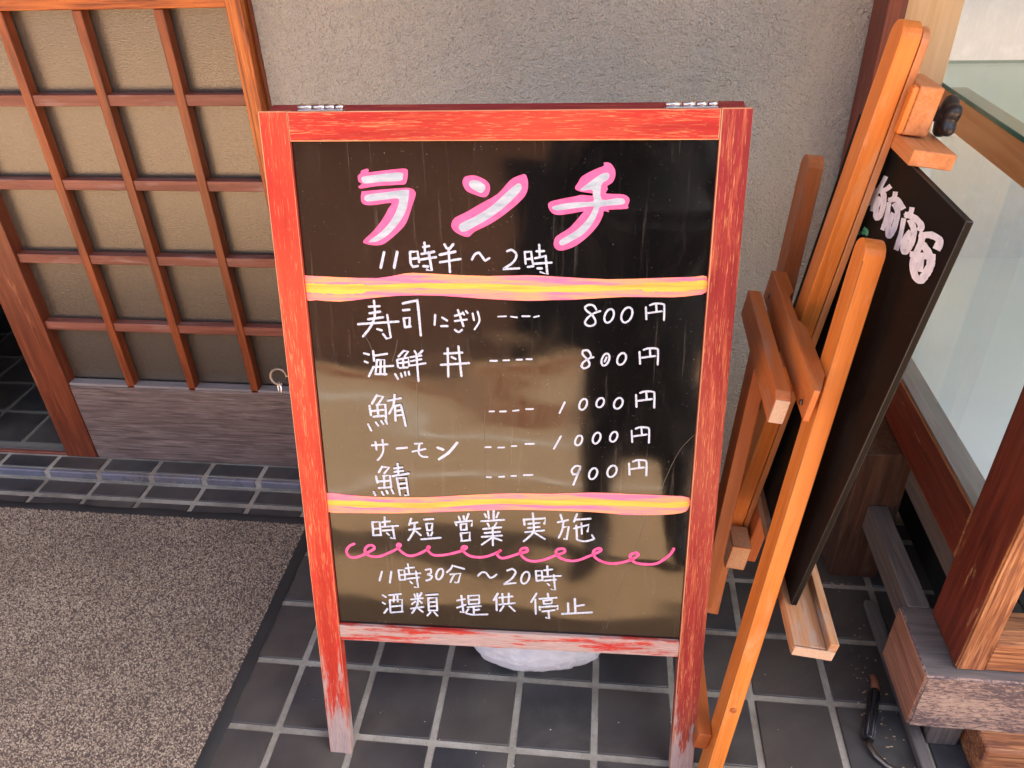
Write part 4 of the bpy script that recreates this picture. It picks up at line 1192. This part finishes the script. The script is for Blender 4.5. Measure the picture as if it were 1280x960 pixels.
o = link('ferrule', tube_mesh([a_ + V((.002, .004, 0)), a_ + V((.006, .022, .002)), a_ + V((.004, .035, .003))], [.0085, .007, .006], 12), None, (plain('rust', (.20, .07, .035), .7),)); put(o, tool, Matrix.Identity(4))

# crumbs and dry leaf bits on the tiles
rr = random.Random(21)
spots = [(1.13 + rr.gauss(0, .018), .18 + rr.gauss(0, .10), .0015) for _ in range(70)] + [(1.11 + rr.gauss(0, .03), .455 + rr.gauss(0, .008), .0) for _ in range(30)]
o = litter('leaf_crumbs', spots, .0026, plain('crumbs', (.42, .32, .20), .9)); tag(o, kind='stuff')
spots = [(rr.uniform(.0, 1.0), rr.uniform(-.15, .35), .0015) for _ in range(60)] + [(rr.uniform(-.9, -.2), rr.uniform(-.1, .5), .008) for _ in range(14)]
o = litter('grit', spots, .0016, plain('pale_grit', (.62, .60, .55), .9)); tag(o, kind='stuff')

# ------------------------------------------------------------------ shop front above: eave and roof (shades the place)
eave = thing('shop_roof', (0, .76, 2.4), 'deep tiled eave and wooden soffit over the shop front', 'roof')
abox('soffit', eave, (-6, 6), (-.38, .76), (2.42, 2.46), (M['eave_wood'],), 0, 0)
abox('fascia', eave, (-6, 6), (-.42, -.382), (2.38, 2.52), (M['eave_wood'],), 0, .003)
for k in range(13):
    abox('rafter', eave, (-5.9 + k * .95, -5.85 + k * .95), (-.38, .755), (2.34, 2.4195), (M['eave_wood'],), 1, .003)
rp = [(-6.2, -.45, 2.50), (6.2, -.45, 2.50), (6.2, 5.0, 5.0), (-6.2, 5.0, 5.0), (-6.2, -.45, 2.56), (6.2, -.45, 2.56), (6.2, 5.0, 5.06), (-6.2, 5.0, 5.06)]
o = link('roof_slope', poly_mesh('roof', rp, [(0, 3, 2, 1), (4, 5, 6, 7), (0, 1, 5, 4), (1, 2, 6, 5), (2, 3, 7, 6), (3, 0, 4, 7)]), None, (M['roof'],)); put(o, eave, Matrix.Identity(4))
abox('gable_wall', eave, (-6, -3.36), (.77, 5), (-.05, 2.62), (M['plaster'],), 0, 0)
abox('gable_wall', eave, (2.46, 6), (.30, 5), (-.05, 2.62), (M['plaster'],), 0, 0)
abox('wall_band', eave, (1.0415, 2.46), (.14, .78), (2.005, 2.415), (M['plaster'],), 0, 0)
abox('wall_band', eave, (-3.36, 2.46), (3.25, 3.4), (-.05, 3.9), (M['plaster'],), 0, 0)

# ------------------------------------------------------------------ across the street (reflected in the black panel)
M['facade'] = wood('facade', (.24, .12, .07), (.38, .20, .12), (.50, .29, .19), .7)
house = thing('house', (0, -8, 0), 'dark timber house across the street reflected in the menu board', 'house')
abox('wall', house, (-9, 9), (-12, -7.6), (.0, 3.2), (M['facade'],), 0, .02)
abox('added_dark_sheet', house, (-.1, 2.9), (-7.6, -7.57), (.06, 2.5), (M['void_black'],), 0, 0)  # black sheet added to darken the right of the panel's reflection
for k in range(5):
    xx = (-7.2, -5.2, 3.6, 5.4, 7.2)[k]
    w_ = abox('window', house, (xx, xx + 1.3), (-7.6, -7.54), (.9, 2.2), (M['case_grey'],), 0, .01)
    o = abox('window_pane', w_, (xx + .08, xx + 1.22), (-7.54, -7.53), (.98, 2.12), (plain('dark_glass', (.02, .025, .03), .1, bump=0) if k == 0 else bpy.data.materials['dark_glass'],), 0, 0)
rp = [(-9.5, -6.9, 3.1), (9.5, -6.9, 3.1), (9.5, -10, 4.6), (-9.5, -10, 4.6), (-9.5, -13, 3.1), (9.5, -13, 3.1)]
o = link('roof', poly_mesh('roof2', rp, [(0, 1, 2, 3), (3, 2, 5, 4), (0, 3, 4), (1, 5, 2), (0, 4, 5, 1)]), None, (M['roof'],)); put(o, house, Matrix.Identity(4))

# ------------------------------------------------------------------ the photographer (seen mirrored in the black panel)
def photographer():
    px, py = .78, -1.07
    J, E_, Rr = [], [], []
    def j(x, y, z, r):
        J.append((px + x, py + y, z)); Rr.append(r if isinstance(r, tuple) else (r, r)); return len(J) - 1
    def e(a, b): E_.append((a, b))
    pel = j(0, 0, .93, (.185, .14))
    wst = j(0, .01, 1.06, (.195, .14)); chs = j(0, .02, 1.26, (.215, .14)); nb = j(0, .02, 1.42, (.085, .075))
    nk = j(0, .035, 1.49, .055); hd0 = j(0, .05, 1.56, (.072, .080)); hd1 = j(0, .045, 1.64, (.078, .092)); hd2 = j(0, .035, 1.70, (.062, .075))
    for a, b in ((pel, wst), (wst, chs), (chs, nb), (nb, nk), (nk, hd0), (hd0, hd1), (hd1, hd2)): e(a, b)
    coat = j(0, -.005, .52, (.225, .165)); e(pel, coat)
    nose = j(0, .145, 1.615, .012); e(hd1, nose)
    for s in (-1, 1):
        sh = j(s * .185, .02, 1.39, .075); el = j(s * .275, .02, 1.14, .054); wr = j(s * .105 - .10, .13, 1.30, .029)
        e(nb, sh); e(sh, el); e(el, wr)
        pa = j(s * .085 - .11, .165, 1.325, (.036, .020)); e(wr, pa)
        for f, (dz, l1) in enumerate(((.030, .030), (.011, .034), (-.008, .032), (-.026, .026))):
            a = j(s * .062 - .115, .180, 1.335 + dz, .0088); b = j(s * (.062 - l1) - .115, .188, 1.337 + dz, .0078)
            e(pa, a); e(a, b)
        t1 = j(s * .066 - .11, .160, 1.298, .0098); t2 = j(s * .035 - .112, .168, 1.294, .0085); e(pa, t1); e(t1, t2)
        kn_ = j(s * .115, .01, .38, .066); an = j(s * .125, -.01, .10, .042); to = j(s * .145, .15, .035, (.042, .032))
        he = j(s * .122, -.04, .045, (.040, .040))
        e(coat, kn_); e(kn_, an); e(an, to); e(an, he)
    me = bpy.data.meshes.new('body'); me.from_pydata(J, E_, []); me.update()
    o = bpy.data.objects.new('person', me); COL.objects.link(o)
    sk = o.modifiers.new('skin', 'SKIN')
    for v_, r in zip(me.skin_vertices[0].data, Rr): v_.radius = r
    me.skin_vertices[0].data[pel].use_root = True
    ss = o.modifiers.new('sub', 'SUBSURF'); ss.levels = 2; ss.render_levels = 2
    bpy.context.view_layer.update()
    dg = bpy.context.evaluated_depsgraph_get()
    nm = bpy.data.meshes.new_from_object(o.evaluated_get(dg))
    o.modifiers.clear(); o.data = nm
    nm.materials.clear()
    for mt_ in (plain('dark_jacket', (.007, .007, .008), .8, scale=60), plain('skin', (.46, .27, .19), .5, var=.05), plain('dark_trousers', (.014, .015, .02), .85, scale=80), plain('black_shoes', (.015, .014, .014), .4)): nm.materials.append(mt_)
    for p in nm.polygons:
        c = p.center; p.use_smooth = True
        d = V((c.x - px, c.y - py, c.z))
        p.material_index = 3 if c.z < .09 else 2 if c.z < .40 else 1 if (c.z > 1.475 or (d.y > .145 and c.z > 1.2)) else 0
    tag(o, 'person in a long dark coat standing in the street, holding a small camera', 'person')
    # hair, eyes, ears
    bm = bmesh.new(); bmesh.ops.create_uvsphere(bm, u_segments=32, v_segments=20, radius=1)
    for v_ in list(bm.verts):
        if v_.co.z < -.25 and v_.co.y > -.2: bm.verts.remove(v_)
        elif v_.co.y > .62 and v_.co.z < .45: bm.verts.remove(v_)
    for v_ in bm.verts:
        n_ = 1 + .05 * mnoise.noise(v_.co * 6)
        v_.co = V((px + v_.co.x * .094 * n_, py + .022 + v_.co.y * .108 * n_, 1.655 + v_.co.z * .110 * n_))
    for f in bm.faces: f.smooth = True
    hm = bpy.data.meshes.new('hair'); bm.to_mesh(hm); bm.free()
    h = link('hair', hm, None, (plain('black_hair', (.010, .009, .008), .5, scale=200, bump=.6),)); put(h, o, Matrix.Identity(4))
    for s in (-1, 1):
        ey = link('eye', tube_mesh([(px + s * .031, py + .112, 1.640), (px + s * .031, py + .124, 1.640)], .010, 12), None, (M['black_plastic'],)); put(ey, o, Matrix.Identity(4))
        er = link('ear', tube_mesh([(px + s * .076, py + .035, 1.595), (px + s * .088, py + .030, 1.62), (px + s * .084, py + .030, 1.65)], [.008, .012, .009], 10), None, (bpy.data.materials['skin'],)); put(er, o, Matrix.Identity(4))
    mo = link('mouth', tube_mesh([(px - .022, py + .122, 1.575), (px, py + .130, 1.573), (px + .022, py + .122, 1.575)], .004, 8), None, (plain('lips', (.38, .13, .11), .5),)); put(mo, o, Matrix.Identity(4))
    cmr = thing('compact_camera', (px - .115, py + .17, 1.32), 'small black compact camera held in both hands of the person', 'camera')
    c0 = V((px - .115, py + .178, 1.322))
    abox('camera_body', cmr, (c0.x - .050, c0.x + .050), (c0.y - .012, c0.y + .012), (c0.z - .030, c0.z + .030), (M['black_plastic'],), 0, .004)
    o2 = link('lens', tube_mesh([c0 + V((0, .0125, 0)), c0 + V((0, .028, 0))], .019, 24), None, (M['black_plastic'],)); put(o2, cmr, Matrix.Identity(4))


photographer()
